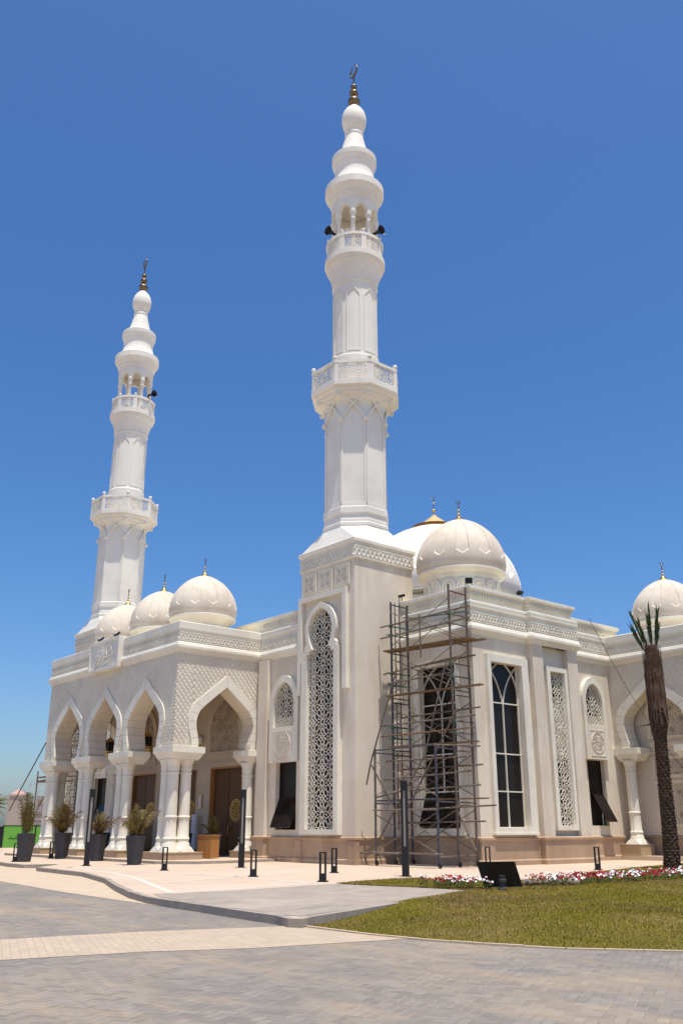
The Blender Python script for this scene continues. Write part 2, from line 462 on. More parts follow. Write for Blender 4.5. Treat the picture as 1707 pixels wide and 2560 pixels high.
# ------------------------------------------------------------------ 2-D pattern helpers
def inside(pt, poly):
    x, y = pt; c = False; n = len(poly); j = n - 1
    for i in range(n):
        xi, yi = poly[i]; xj, yj = poly[j]
        if (yi > y) != (yj > y) and x < (xj - xi) * (y - yi) / (yj - yi) + xi: c = not c
        j = i
    return c
def clip(p, q, poly):
    ts = [0.0, 1.0]; n = len(poly)
    dx, dy = q[0] - p[0], q[1] - p[1]
    for i in range(n):
        a = poly[i]; b = poly[(i + 1) % n]
        ex, ey = b[0] - a[0], b[1] - a[1]
        den = dx * ey - dy * ex
        if abs(den) < 1e-12: continue
        t = ((a[0] - p[0]) * ey - (a[1] - p[1]) * ex) / den
        u = ((a[0] - p[0]) * dy - (a[1] - p[1]) * dx) / den
        if 0 < t < 1 and 0 <= u <= 1: ts.append(t)
    ts.sort(); out = []
    for t0, t1 in zip(ts[:-1], ts[1:]):
        if t1 - t0 < 1e-4: continue
        tm = (t0 + t1) / 2
        if inside((p[0] + dx * tm, p[1] + dy * tm), poly):
            out.append(((p[0] + dx * t0, p[1] + dy * t0), (p[0] + dx * t1, p[1] + dy * t1)))
    return out
def star_unit(s):
    """twelve-fold rosette on a square lattice of side s: list of segments about the centre"""
    L = []; R1 = s * 0.5; r0 = s * 0.115; r1 = s * 0.30
    P = lambda r, a: (r * math.cos(R(a)), r * math.sin(R(a)))
    for k in range(12):
        a = 30 * k
        L.append((P(r0, a + 15), P(r0, a + 45)))
        L.append((P(r0, a + 15), P(r1, a + 15)))
        L.append((P(r1, a + 15), P(R1, a)))
        L.append((P(r1, a + 15), P(R1, a + 30)))
    h = s * 0.5
    for sx in (1, -1):
        for sy in (1, -1):
            p1 = P(R1, 30); p2 = P(R1, 60)
            a1 = (sx * p1[0], sy * p1[1]); a2 = (sx * p2[0], sy * p2[1])
            L.append((a1, (sx * h, a1[1]))); L.append((a2, (a2[0], sy * h)))
            g1 = (sx * h, sy * (h - s * 0.10)); g2 = (sx * (h - s * 0.10), sy * h)
            L.append((a1, g2)); L.append((a2, g1)); L.append((g1, g2))
    return L
def star_lattice(mb, F, poly, s, o, rot, wd, d0, d1, mi=0):
    us = [p[0] for p in poly]; zs = [p[1] for p in poly]
    cr, sr = math.cos(R(rot)), math.sin(R(rot))
    U = star_unit(s); n = int(max(max(us) - min(us), max(zs) - min(zs)) / s) + 3
    for i in range(-n, n + 1):
        for j in range(-n, n + 1):
            cx = o[0] + (i * cr - j * sr) * s; cz = o[1] + (i * sr + j * cr) * s
            if cx < min(us) - s or cx > max(us) + s or cz < min(zs) - s or cz > max(zs) + s: continue
            for a, b in U:
                p = (cx + a[0] * cr - a[1] * sr, cz + a[0] * sr + a[1] * cr)
                q = (cx + b[0] * cr - b[1] * sr, cz + b[0] * sr + b[1] * cr)
                for c, d in clip(p, q, poly):
                    mb.bar(F, c, d, wd, d0, d1, mi)
def diamonds(mb, F, poly, a, b, wd, d1, o=(0, 0)):
    us = [p[0] for p in poly]; zs = [p[1] for p in poly]
    u0, u1, z0, z1 = min(us), max(us), min(zs), max(zs)
    for sg in (1, -1):
        k0 = int((z0 - sg * (u1 if sg > 0 else u0) * b / a) / (2 * b)) - 3
        ks = [((z0 - o[1]) - sg * (u - o[0]) * b / a) / (2 * b) for u in (u0, u1)] + [((z1 - o[1]) - sg * (u - o[0]) * b / a) / (2 * b) for u in (u0, u1)]
        for k in range(int(min(ks)) - 1, int(max(ks)) + 2):
            f = lambda u: o[1] + 2 * b * k + sg * (u - o[0]) * b / a
            for c, d in clip((u0 - .01, f(u0 - .01)), (u1 + .01, f(u1 + .01)), poly):
                mb.bar(F, c, d, wd, 0.0, d1)
    i0, i1 = int((u0 - o[0]) / a) - 1, int((u1 - o[0]) / a) + 1
    j0, j1 = int((z0 - o[1]) / b) - 1, int((z1 - o[1]) / b) + 1
    for i in range(i0, i1 + 1):
        for j in range(j0, j1 + 1):
            if (i + j) % 2 == 0: continue
            c = (o[0] + i * a, o[1] + j * b)
            if not all(inside((c[0] + dx * a * .75, c[1] + dz * b * .75), poly) for dx, dz in ((1, 0), (-1, 0), (0, 1), (0, -1))): continue
            q = [(c[0] - a * .50, c[1] + b * .02), (c[0], c[1] - b * .62), (c[0] + a * .50, c[1] + b * .02), (c[0], c[1] + b * .42)]
            mb.add([F(x, z, 0.001) for x, z in q] + [F(c[0], c[1] - b * .25, 0.024)], [(0, 1, 4), (1, 2, 4), (2, 3, 4), (3, 0, 4)])
def frieze(mb, F, u0, u1, z0, z1, wd=0.026, d0=0.0, d1=0.03, mi=0):
    h = z1 - z0; n = max(2, round((u1 - u0) / (h * 0.47))); st = (u1 - u0) / n
    e = h * 0.14
    for z in (z0 + wd / 2, z1 - wd / 2): mb.bar(F, (u0, z), (u1, z), wd * 1.2, d0, d1, mi)
    for i in range(n):
        a = u0 + i * st; b = a + st
        lo, hi = z0 + e, z1 - e
        for s in (0, 1):
            p, q = ((lo, hi) if (i + s) % 2 else (hi, lo))
            mb.bar(F, (a, p), (b, q), wd, d0, d1 + .004 * s, mi, ext=wd * .3)
        if i % 3 == 0:
            mb.bar(F, (a, z0 + e * .3), (a + st * .5, lo + h * .22), wd, d0, d1 - .005, mi)
            mb.bar(F, (a, z1 - e * .3), (a + st * .5, hi - h * .22), wd, d0, d1 - .005, mi)
            mb.bar(F, (a, z0 + e * .3), (a - st * .5 if i else a, lo + h * .22), wd, d0, d1 - .005, mi)
            mb.bar(F, (a, z1 - e * .3), (a - st * .5 if i else a, hi - h * .22), wd, d0, d1 - .005, mi)
def catmull(pts, n=4):
    out = []
    for i in range(len(pts) - 1):
        p0 = pts[max(0, i - 1)]; p1 = pts[i]; p2 = pts[i + 1]; p3 = pts[min(len(pts) - 1, i + 2)]
        for k in range(n):
            t = k / n
            out.append(tuple(0.5 * (2 * p1[c] + (p2[c] - p0[c]) * t + (2 * p0[c] - 5 * p1[c] + 4 * p2[c] - p3[c]) * t * t + (3 * p1[c] - p0[c] - 3 * p2[c] + p3[c]) * t ** 3) for c in (0, 1)))
    out.append(pts[-1])
    return out
def mirror(half, c):
    """half outline from foot (hw,z) to apex (0,z); returns right foot -> apex -> left foot"""
    r = [(c + h, z) for h, z in half]; l = [(c - h, z) for h, z in reversed(half[:-1])]
    return r + l
AIN = catmull([(1.30, 4.40), (1.28, 4.62), (1.36, 4.95), (1.42, 5.28), (1.40, 5.58), (1.27, 5.88), (1.02, 6.13)], 4) + [(0.51, 6.55), (0.0, 6.96)]
AOUT = catmull([(1.62, 4.40), (1.61, 4.60), (1.70, 4.92), (1.79, 5.25), (1.79, 5.62), (1.66, 6.02), (1.38, 6.33)], 4) + [(0.69, 6.89), (0.0, 7.46)]
def arch(c, k=1.0):
    return mirror([(h * k, z) for h, z in AIN], c), mirror([(h * k, z) for h, z in AOUT], c)
def pointed(c, hw, zs, za, z0, n=8, bulge=1.0):
    """pointed arch: vertical to zs, curved to apex za"""
    pts = [(hw, z0), (hw, zs)]
    for i in range(1, n + 1):
        t = i / n
        pts.append((hw * math.cos(t * PI / 2) ** 0.9 * (1 - 0.0 * t) if i < n else 0.0, zs + (za - zs) * (0.72 * math.sin(t * PI / 2) + 0.28 * t)))
    return mirror(pts, c)

# ------------------------------------------------------------------ key dimensions (metres)
XR, XL, YP = -33.17, -45.93, 19.06                 # portico right, left and front planes
XC = -39.55
W1Y = 23.20                                        # front wall
BX, BY = -22.80, 25.59                             # bay planes
PX = -22.565                                       # pilaster plane of the bay
WX, SPY = -23.84, 35.83
TC = (-28.33, 24.67); TCL = (-50.80, 24.67)
THX, THY = 1.72, 1.62
ZT = 8.20                                          # top of plain wall

# ================================================================== ground
def sheet(name, pts, z, m, kind='structure', th=None, mside=None):
    mb = MB()
    if th: mb.prism(FZ(z), pts, -th, 0.0, 0, 1 if mside else 0)
    else:
        tri = tessellate_polygon([[Vector((p[0], p[1], 0)) for p in pts]])
        mb.add([(p[0], p[1], z) for p in pts], tri)
    o = mb.build(name, [m, mside] if mside else m)
    if not th:
        for p in o.data.polygons:
            if p.normal.z < 0: o.data.flip_normals(); break
    return struct(o, kind)
sheet('ground', [(-3000, -3000), (3000, -3000), (3000, 3000), (-3000, 3000)], -0.16, DESERT)
sheet('road', [(-70, -30), (40, -30), (40, 60), (-70, 60)], -0.12, ROAD)
sheet('road_strip', [(-22, 1.35), (-20.3, 0.6), (-11.0, 4.29), (-10.62, 5.86), (-10.06, 7.08), (-9.6, 9.05), (-9.3, 10.2), (-10.6, 10.2), (-12.3, 9.6), (-11.94, 8.86), (-12.63, 6.94), (-12.95, 5.02)], -0.116, TANS)
sheet('sand_verge', [(-45, 12.9), (-36.6, 12.4), (-26.76, 10.19), (-21.32, 9.62), (-17.49, 9.40), (-15.2, 9.3), (-15.2, 9.7), (-17.5, 10.2), (-21, 11.2), (-28, 13.6), (-45, 15.4)], -0.116, SAND)
edge = [(-32.0, 13.40), (-27.6, 13.0), (-24.0, 11.95), (-20.85, 10.68), (-18.6, 9.86), (-17.1, 9.45), (-15.86, 9.30), (-14.78, 9.23), (-13.71, 9.11), (-12.79, 9.03), (-12.2, 8.99), (-11.75, 8.86), (-11.55, 8.95)]
right = [(-11.74, 9.33), (-12.24, 10.63), (-12.83, 12.16), (-14.28, 15.70)]
PLAZA = [(-70, 19.5), (-48, 15.9), (-36.0, 14.0), (-34.6, 14.0), (-34.2, 15.2)] + edge + right + [(-16.4, 16.6), (-15.2, 22), (-16, 30), (-17, 45), (-17, 60), (-70, 60)]
sheet('plaza', PLAZA, 0.0, TILE, th=0.125, mside=KERB)
sheet('side_path', [(-17.74, 9.92), (-16.9, 9.62), (-15.8, 9.46), (-13.7, 9.27), (-12.15, 9.13), (-11.92, 9.22), (-12.4, 10.66), (-12.98, 12.19), (-14.36, 15.66), (-15.86, 15.48), (-18.1, 14.86), (-17.6, 11.68)], 0.006, GREYP)
def kerb_line(name, pts, wdt=0.14):
    mb = MB()
    for (a, b) in zip(pts[:-1], pts[1:]):
        a = Vector(a); b = Vector(b); L = (b - a).length; n = max(1, round(L / 0.62)); d = (b - a) / n
        for i in range(n):
            p = a + d * i + d * 0.012; q = a + d * (i + 1) - d * 0.012
            nr = Vector((-d.y, d.x)).normalized() * wdt
            j = random.uniform(-.004, .004)
            pr = [(p.x, p.y), (q.x, q.y), (q.x + nr.x, q.y + nr.y), (p.x + nr.x, p.y + nr.y)]
            mb.prism(FZ(0), pr, -0.122, 0.008 + j)
    return struct(mb.build(name, KERB))
off = [(p[0] - 0.002, p[1] - 0.012) for p in edge]
kerb_line('kerb', off)
kerb_line('kerb', [(p[0] + 0.012, p[1] + 0.0) for p in [edge[-1]] + right])
kerb_line('kerb', [(-60, 17.9), (-48, 15.89), (-36.0, 13.98), (-34.6, 13.98), (-34.25, 15.1)])
def bandline(p, q, wd=0.16):
    mb = MB(); F = FZ(0.004)
    mb.bar(F, p, q, wd, -0.002, 0.0)
    return mb
mb = MB()
for p, q in (((-26.6, 13.5), (-23.9, 12.75)), ((-23.9, 12.75), (-20.5, 11.45)), ((-20.5, 11.45), (-17.9, 10.45)), ((-17.78, 10.4), (-18.55, 14.6)), ((-21.1, 12.0), (-22.6, 15.2)), ((-22.6, 15.2), (-18.7, 14.75)), ((-22.6, 15.2), (-31.5, 14.3)), ((-24.0, 15.05), (-24.4, 12.95)), ((-31.5, 14.3), (-26.6, 13.5))):
    mb.bar(FZ(0.004), p, q, 0.17, -0.001, 0.0)
struct(mb.build('plaza_band', BAND))

# lawn: gently domed slab with a grass layer
LAWNP = [(-12.06, 9.52), (-11.75, 9.12), (-10.46, 9.14), (-9.37, 9.27), (-8.51, 9.51), (-7.56, 9.93), (-6.51, 10.78), (-4.5, 12.6), (-1.5, 17), (2, 26), (4, 45), (-19.5, 60), (-20.2, 38), (-19.96, 33.33), (-18.78, 29.05), (-17.85, 25.61), (-16.9, 22.6), (-16.25, 20.6), (-16.2, 19.4), (-16.75, 18.55), (-18.0, 18.4), (-18.7, 18.15), (-18.72, 17.3), (-18.50, 16.3), (-18.12, 15.05), (-15.86, 15.50), (-14.36, 15.72), (-13.00, 12.2), (-12.42, 10.68)]
LFRONT = [(-12.06, 9.52), (-11.75, 9.12), (-10.46, 9.14), (-9.37, 9.27), (-8.51, 9.51), (-7.56, 9.93), (-6.51, 10.78), (-4.5, 12.6), (-1.5, 17), (2, 26), (4, 45)]
def lawn_z(x, y):
    # just above the plaza at the back, dropping to the road at the front edge
    d = 99.0
    for a, b in zip(LFRONT[:-1], LFRONT[1:]):
        ex, ey = b[0] - a[0], b[1] - a[1]
        t = max(0.0, min(1.0, ((x - a[0]) * ex + (y - a[1]) * ey) / (ex * ex + ey * ey)))
        d = min(d, math.hypot(x - a[0] - ex * t, y - a[1] - ey * t))
    t = max(0.0, min(1.0, d / 3.6))
    return -0.112 + 0.130 * (t * t * (3 - 2 * t))
mb = MB()
st = 0.5; idx = {}
import itertools
gx = [-20.5 + st * i for i in range(50)]; gy = [8.5 + st * i for i in range(104)]
vs = []; fs = []
def lv(i, j):
    if (i, j) not in idx:
        idx[(i, j)] = len(vs); vs.append((gx[i], gy[j], lawn_z(gx[i], gy[j])))
    return idx[(i, j)]
inner = set()
for i in range(len(gx) - 1):
    for j in range(len(gy) - 1):
        c = (gx[i], gy[j]), (gx[i + 1], gy[j]), (gx[i + 1], gy[j + 1]), (gx[i], gy[j + 1])
        if all(inside(p, LAWNP) for p in c):
            fs.append((lv(i, j), lv(i + 1, j), lv(i + 1, j + 1), lv(i, j + 1))); inner.add((i, j))
mb.add(vs, fs)
# irregular rim: clip boundary cells to the outline by fine sub-cells
sub = 10
for i in range(len(gx) - 1):
    for j in range(len(gy) - 1):
        if (i, j) in inner: continue
        for a in range(sub):
            for b in range(sub):
                x0 = gx[i] + st * a / sub; y0 = gy[j] + st * b / sub; e = st / sub
                if inside((x0 + e / 2, y0 + e / 2), LAWNP):
                    q = [(x0, y0), (x0 + e, y0), (x0 + e, y0 + e), (x0, y0 + e)]
                    mb.add([(x, y, lawn_z(x, y)) for x, y in q], [(0, 1, 2, 3)])
struct(mb.build('lawn', LAWN))
kb = MB()
for a, b in zip(LFRONT[1:-1], LFRONT[2:]):
    a_ = Vector(a); b_ = Vector(b); L = (b_ - a_).length; n = max(1, round(L / .5)); d = (b_ - a_) / n; nr = Vector((d.y, -d.x)).normalized() * .07
    for i in range(n):
        p = a_ + d * (i + .01); q = a_ + d * (i + .99)
        kb.prism(FZ(0), [(p.x, p.y), (p.x + nr.x, p.y + nr.y), (q.x + nr.x, q.y + nr.y), (q.x, q.y)], -.121, -.098 + random.uniform(-.004, .004))
struct(kb.build('lawn_edging', SAND))
# grass blades
gv = []; gf = []; gm = []
rnd = random.Random(3)
def blade(x, y, h, wd):
    a = rnd.uniform(0, 2 * PI); lx = rnd.gauss(0, .35) * h; ly = rnd.gauss(0, .35) * h
    z = lawn_z(x, y) - .004; n = len(gv)
    gv.extend([(x - math.cos(a) * wd, y - math.sin(a) * wd, z), (x + math.cos(a) * wd, y + math.sin(a) * wd, z), (x + lx, y + ly, z + h)])
    gf.append((n, n + 1, n + 2))
cnt = 0
while cnt < 170000:
    x = rnd.uniform(-19, 0); y = rnd.uniform(8.7, 34)
    d = math.hypot(x, y)
    if rnd.random() > min(1.0, (15.0 / d) ** 2): continue
    # keep to the wedge the lawn is seen in
    if x > -0.42 * y + 0.5 or not inside((x, y), LAWNP): continue
    k = 0.7 + 0.5 * math.sin(x * 2.1 + math.sin(y * 1.7)) * math.sin(y * 1.3)
    blade(x, y, rnd.uniform(.010, .028) * (0.9 + 0.3 * k) * (1 + d / 60), 0.0032 * (1 + d / 25)); cnt += 1
me = bpy.data.meshes.new('grass'); me.from_pydata(gv, [], gf); me.materials.append(GRASSB)
go = bpy.data.objects.new('grass', me); COL.objects.link(go); go['kind'] = 'stuff'
go['label'] = 'short yellow green grass covering the lawn'

# ================================================================== minaret
def ang_map(c, phi, r):
    cx, cy = c
    def F(u, z, d):
        return (cx + math.cos(phi) * (r + d) - math.sin(phi) * u, cy + math.sin(phi) * (r + d) + math.cos(phi) * u, z)
    return F
def cyl_map(phi, r):
    def F(u, z, d):
        a = phi + u / r
        return ((r + d) * math.cos(a), (r + d) * math.sin(a), z)
    return F
def sq_oct(mb, hx, hy, z0, ro, z1, a0=PI / 8):
    """loft a rectangle to an octagon (circumradius ro, flats on the axes)"""
    S = [(hx, hy, z0), (-hx, hy, z0), (-hx, -hy, z0), (hx, -hy, z0)]
    O = [(ro * math.cos(a0 + k * PI / 4), ro * math.sin(a0 + k * PI / 4), z1) for k in range(8)]
    vs = S + O
    fs = []
    # octagon verts: 0 22.5deg,1 67.5,2 112.5,3 157.5,4 202.5,5 247.5,6 292.5,7 337.5
    fs += [(0, 4 + 0, 4 + 1), (1, 4 + 2, 4 + 3), (2, 4 + 4, 4 + 5), (3, 4 + 6, 4 + 7)]
    fs += [(0, 1, 4 + 2, 4 + 1), (1, 2, 4 + 4, 4 + 3), (2, 3, 4 + 6, 4 + 5), (3, 0, 4 + 0, 4 + 7)]
    return vs, fs

def make_minaret(loc, label):
    T = empty('minaret', (loc[0], loc[1], 0), label, 'minaret', 'minarets of the mosque')
    hx, hy = THX, THY
    # --- square tower
    mb = MB()
    F = FY(-hy)
    scr = [(-1.0, 1.22), (0.72, 1.22), (0.72, 7.98), (0.55, 7.98), (0.55, 8.10)] + \
          [(-0.15 + h, z) for h, z in catmull([(0.50, 8.16), (0.66, 8.45), (0.77, 8.90), (0.68, 9.32), (0.42, 9.62), (0.0, 9.84)], 4)] + \
          [(-0.15 - h, z) for h, z in reversed(catmull([(0.50, 8.16), (0.66, 8.45), (0.77, 8.90), (0.68, 9.32), (0.42, 9.62), (0.0, 9.84)], 4)[:-1])] + \
          [(-0.85, 8.10), (-0.85, 7.98), (-1.0, 7.98)]
    scr = [(x - 0.02, z) for x, z in scr]
    mb.prism(F, [[(-hx, 0.0), (hx, 0.0), (hx, 12.3), (-hx, 12.3)], scr], -0.25, 0.0)
    mb.add([(hx, -hy + .25, 0), (hx, hy, 0), (hx, hy, 12.3), (hx, -hy + .25, 12.3)], [(0, 1, 2, 3)])
    mb.add([(-hx, -hy + .25, 0), (-hx, hy, 0), (-hx, hy, 12.3), (-hx, -hy + .25, 12.3)], [(0, 1, 2, 3)])
    mb.add([(-hx, hy, 0), (hx, hy, 0), (hx, hy, 12.3), (-hx, hy, 12.3)], [(0, 1, 2, 3)])
    mb.build('tower', WALL, T)
    mb = MB()
    pl = [(-hx, -hy), (hx, -hy), (hx, hy), (-hx, hy)]
    pp = [(0.13, 0.0), (0.13, 0.15), (0.09, 0.19), (0.07, 0.2), (0.07, 0.82), (0.12, 0.86), (0.12, 0.92), (0.0, 0.96)]
    mb.sweep(pl, pp, True)
    for sx in (-1, 1):
        x0, x1 = (hx - .34, hx + .105) if sx > 0 else (-hx - .105, -hx + .34)
        mb.box(x0, x1, -hy - .105, -hy + .1, 0, 0.815)
        mb.box(x0 - .05, x1 + .05, -hy - .165, -hy + .1, 0, 0.17)
    mb.build('plinth', PLINTH, T)
    # --- screen and its frames
    sc = MB()
    star_lattice(sc, F, scr, 0.82, (-0.15, 1.75), 45, 0.0195, 0.05, 0.08)
    S = sc.build('screen', TRIM, T)
    mb = MB(); mb.prism(F, scr, -0.249, -0.235); mb.build('dark_glazing', DARK, S)
    fr = MB()
    out = [(-1.36, 1.03), (0.96, 1.03), (0.96, 8.12), (0.86, 8.12), (0.86, 8.28)] + \
          [(-0.14 + h, z) for h, z in catmull([(0.88, 8.42), (0.96, 8.70), (0.99, 8.98), (0.90, 9.36), (0.60, 9.76), (0.0, 10.05)], 4)] + \
          [(-0.14 - h, z) for h, z in reversed(catmull([(0.88, 8.42), (0.96, 8.70), (0.99, 8.98), (0.90, 9.36), (0.60, 9.76), (0.0, 10.05)], 4)[:-1])] + \
          [(-1.18, 8.28), (-1.18, 8.12), (-1.36, 8.12)]
    fr.prism(F, [out, scr], 0.0, 0.24)
    fr.build('screen_frame', TRIM, T)
    of = MB()
    of.prism(F, [(-1.68, 6.40), (-1.46, 6.40), (-1.46, 10.22), (1.18, 10.22), (1.18, 6.40), (1.40, 6.40), (1.40, 10.44), (-1.68, 10.44)], 0.0, 0.20)
    of.build('hood_frame', TRIM, T)
    for c in (-1.08, -0.02, 1.04):
        p = MB()
        h = 0.445
        p.pbox(F, c - h, c + h, 10.54, 11.42, 0.0, 0.07)
        G = lambda u, z, d, c=c: F(u + c, z + 10.98, d)
        for r_ in (0.43, 0.36, 0.29):
            wv = 0.026
            for s_ in (-1, 1):
                p.bar(G, (-r_, s_ * r_), (r_, s_ * r_), wv, 0.07, 0.095); p.bar(G, (s_ * r_, -r_), (s_ * r_, r_), wv, 0.07, 0.095)
        for k in range(-3, 4):
            for s_ in (-1, 1):
                p.bar(G, (k * .11, s_ * .29), (k * .11, s_ * (.40 if k % 2 else .34)), .022, .07, .092)
                p.bar(G, (s_ * .29, k * .11), (s_ * (.40 if k % 2 else .34), k * .11), .022, .07, .092)
        star_lattice(p, G, [(-.27, -.27), (.27, -.27), (.27, .27), (-.27, .27)], 0.40, (0, 0), 0, .02, .07, .092)
        p.build('relief_panel', TRIM, T)
    # --- frieze, cap, pyramid
    mb = MB()
    mb.sweep(pl, [(0.0, 11.56), (0.05, 11.58), (0.05, 12.16), (0.03, 12.18), (0.06, 12.24), (0.12, 12.30), (0.12, 12.42), (0.08, 12.45), (0.0, 12.46)], True)
    FF = [(FY(-hy - .05), -hx - .03, hx + .03), (FX(hx + .05), -hy - .03, hy + .03), (FXM(-hx - .05), -hy - .03, hy + .03)]
    for f_, a, b in FF: frieze(mb, f_, a, b, 11.62, 12.12, .032, 0, .032)
    mb.build('frieze', TRIM, T)
    mb = MB()
    vs, fs = sq_oct(mb, hx + .03, hy + .03, 12.45, 1.50, 13.24)
    mb.add(vs, fs)
    mb.build('pyramid_base', MINW, T)
    # --- octagonal shaft
    mb = MB(); A0 = PI / 8
    k8 = 1 / math.cos(PI / 8)
    mb.lathe(0, 0, [(1.50, 13.22), (1.52, 13.30), (1.52, 13.42), (1.47, 13.46), (1.47, 13.58), (1.45, 13.60), (1.45, 13.80), (1.50, 13.86), (1.50, 14.12), (1.44, 14.16), (1.41, 14.18), (1.41, 18.9), (1.45, 19.05), (1.62, 19.20), (1.66, 19.22), (1.66, 19.30), (1.84, 19.36), (1.84, 19.46), (1.98, 19.52), (1.98, 19.60), (2.10, 19.64), (2.10, 19.92), (2.04, 19.93), (1.2, 19.94)], 8, 0, None, A0)
    ri = 1.41 / k8
    for k in range(8):
        ph = k * PI / 4
        G = ang_map((0, 0), ph, ri)
        hwf = 1.41 * math.sin(PI / 8)
        for s_ in (-1, 1):
            mb.pbox(G, s_ * hwf - (0.085 if s_ > 0 else -0.0) , s_ * hwf + (0.0 if s_ > 0 else 0.085), 14.14, 18.35, -0.02, 0.035)
        mb.pbox(G, -hwf, hwf, 14.14, 14.32, -0.02, 0.033)
    mb.build('octagonal_shaft', MINW, T)
    mb = MB()
    for k in range(8):
        a = A0 + k * PI / 4
        lo = Vector((1.47 * math.cos(a), 1.47 * math.sin(a), 18.22))
        mb.ball(lo.x, lo.y, lo.z, 0.125)
        hi = Vector((1.74 * math.cos(a), 1.74 * math.sin(a), 19.30))
        mb.ball(hi.x, hi.y, hi.z, 0.115)
        for s_ in (-1, 1):
            b = a + s_ * PI / 4
            hj = Vector((1.74 * math.cos(b), 1.74 * math.sin(b), 19.30))
            pts = []
            for i in range(9):
                t = i / 8
                p = lo.lerp(hj, t)
                rr = (1.44 + (1.76 - 1.44) * t ** 1.8)
                # follow the octagon face, bowed into an arc
                zz = 18.22 + 1.08 * math.sin(t * PI / 2) ** 0.9
                fac = 1.0
                q = Vector((p.x, p.y)); 
                phi = a + s_ * PI / 8
                nrm = Vector((math.cos(phi), math.sin(phi)))
                need = 1.41 / k8 + 0.02 + (1.70 / k8 - 1.41 / k8) * t ** 2
                q = q + nrm * (need - q.dot(nrm))
                pts.append((q.x, q.y, zz))
            mb.path(pts, 0.06, 6)
    mb.build('interlaced_arches', MINW, T, smooth=True)
    # --- lower balcony rail
    mb = MB(); rb = 2.06 / k8
    for k in range(8):
        G = ang_map((0, 0), k * PI / 4, rb)
        hwf = 2.06 * math.sin(PI / 8)
        mb.pbox(G, -hwf - .02, hwf + .02, 20.68, 20.81, -0.10, 0.03)
        for s_ in (-1, 1):
            u = s_ * (hwf - .085)
            mb.pbox(G, u - .085, u + .085, 19.92, 20.69, -0.09, 0.015)
        star_lattice(mb, G, [(-hwf + .17, 19.93), (hwf - .17, 19.93), (hwf - .17, 20.68), (-hwf + .17, 20.68)], 0.66, (0, 20.30), 0, .028, -0.05, -0.015)
        a = A0 + k * PI / 4
        mb.lathe(2.0 * math.cos(a), 2.0 * math.sin(a), [(.05, 20.80), (.05, 20.85)], 8)
        mb.ball(2.0 * math.cos(a), 2.0 * math.sin(a), 20.95, 0.105)
    mb.build('balcony_rail', MINW, T, smooth=True, angle=30)
    # --- round shaft
    mb = MB()
    mb.lathe(0, 0, [(1.20, 19.94), (1.14, 20.3), (1.14, 21.55), (1.10, 21.60), (1.10, 21.66), (1.04, 21.70), (1.04, 25.45), (1.09, 25.48), (1.09, 25.54), (1.06, 25.58), (1.10, 25.80), (1.17, 26.10), (1.28, 26.42), (1.33, 26.52), (1.36, 26.53), (1.36, 26.62), (1.40, 26.64), (1.40, 26.74), (1.45, 26.76), (1.45, 27.02), (1.40, 27.04), (0.0, 27.05)], 48)
    for k in range(8):
        G = cyl_map(k * PI / 4 + PI / 8 * 0, 1.04)
        hw = 0.30; za = 25.15; zs = 24.75
        o1 = [(-hw, 21.80), (-hw, zs), (0, za), (hw, zs), (hw, 21.80), (-hw, 21.80)]
        for p, q in zip(o1[:-1], o1[1:]):
            n = 1 if abs(p[0] - q[0]) < .01 else 6
            for i in range(n):
                a_ = (p[0] + (q[0] - p[0]) * i / n, p[1] + (q[1] - p[1]) * i / n); b_ = (p[0] + (q[0] - p[0]) * (i + 1) / n, p[1] + (q[1] - p[1]) * (i + 1) / n)
                mb.bar(G, a_, b_, .055, -.01, .035, ext=.01)
    mb.build('round_shaft', MINW, T, smooth=True, angle=30)
    # --- upper gallery rail
    mb = MB(); rr = 1.36
    for k in range(8):
        ph = k * PI / 4
        G = cyl_map(ph, rr)
        L = rr * PI / 4 / 2
        n = 6
        for i in range(n):
            u0 = -L + 2 * L * i / n; u1 = -L + 2 * L * (i + 1) / n
            mb.pbox(G, u0, u1, 27.80, 27.95, -.10, .03)
        for s_ in (-1, 1):
            u = s_ * (L - .06); mb.pbox(G, u - .065, u + .065, 27.04, 27.81, -.085, .015)
        star_lattice(mb, G, [(-L + .12, 27.06), (L - .12, 27.06), (L - .12, 27.8), (-L + .12, 27.8)], 0.52, (0, 27.43), 0, .024, -.05, -.015)
        a = ph + PI / 8
        mb.ball(1.33 * math.cos(a), 1.33 * math.sin(a), 28.06, .085)
    mb.build('balcony_rail', MINW, T, smooth=True, angle=30)
    # --- gallery columns
    for k in range(8):
        a = k * PI / 4
        c = MB()
        x, y = 1.02 * math.cos(a), 1.02 * math.sin(a)
        c.lathe(x, y, [(.14, 27.04), (.14, 27.2), (.115, 27.25), (.105, 28.85), (.125, 28.88), (.125, 28.93), (.105, 28.97), (.11, 29.05), (.15, 29.18), (.165, 29.25), (.165, 29.36), (.13, 29.40), (.13, 29.46)], 14)
        c.build('gallery_column', MINW, T, smooth=True)
    # --- arcade ring above the columns and the crown
    mb = MB()
    seg = 96
    def zb(i):
        a = (i % 12) / 12.0 * 45.0 - 22.5       # degrees from opening centre
        t = abs(a) / 15.5
        return 29.40 if t >= 1 else 29.40 + 0.36 * math.sqrt(max(0, 1 - t ** 2.2))
    ro, rn = 1.13, 0.90
    vs = []
    for i in range(seg):
        ph = 2 * PI * i / seg
        z0 = zb(i)
        for r_, z in ((ro, z0), (ro, 30.26), (rn, 30.26), (rn, z0)):
            vs.append((r_ * math.cos(ph), r_ * math.sin(ph), z))
    fs = []
    for i in range(seg):
        j = (i + 1) % seg
        for a in range(4):
            b = (a + 1) % 4
            fs.append((4 * i + a, 4 * j + a, 4 * j + b, 4 * i + b))
    mb.add(vs, fs)
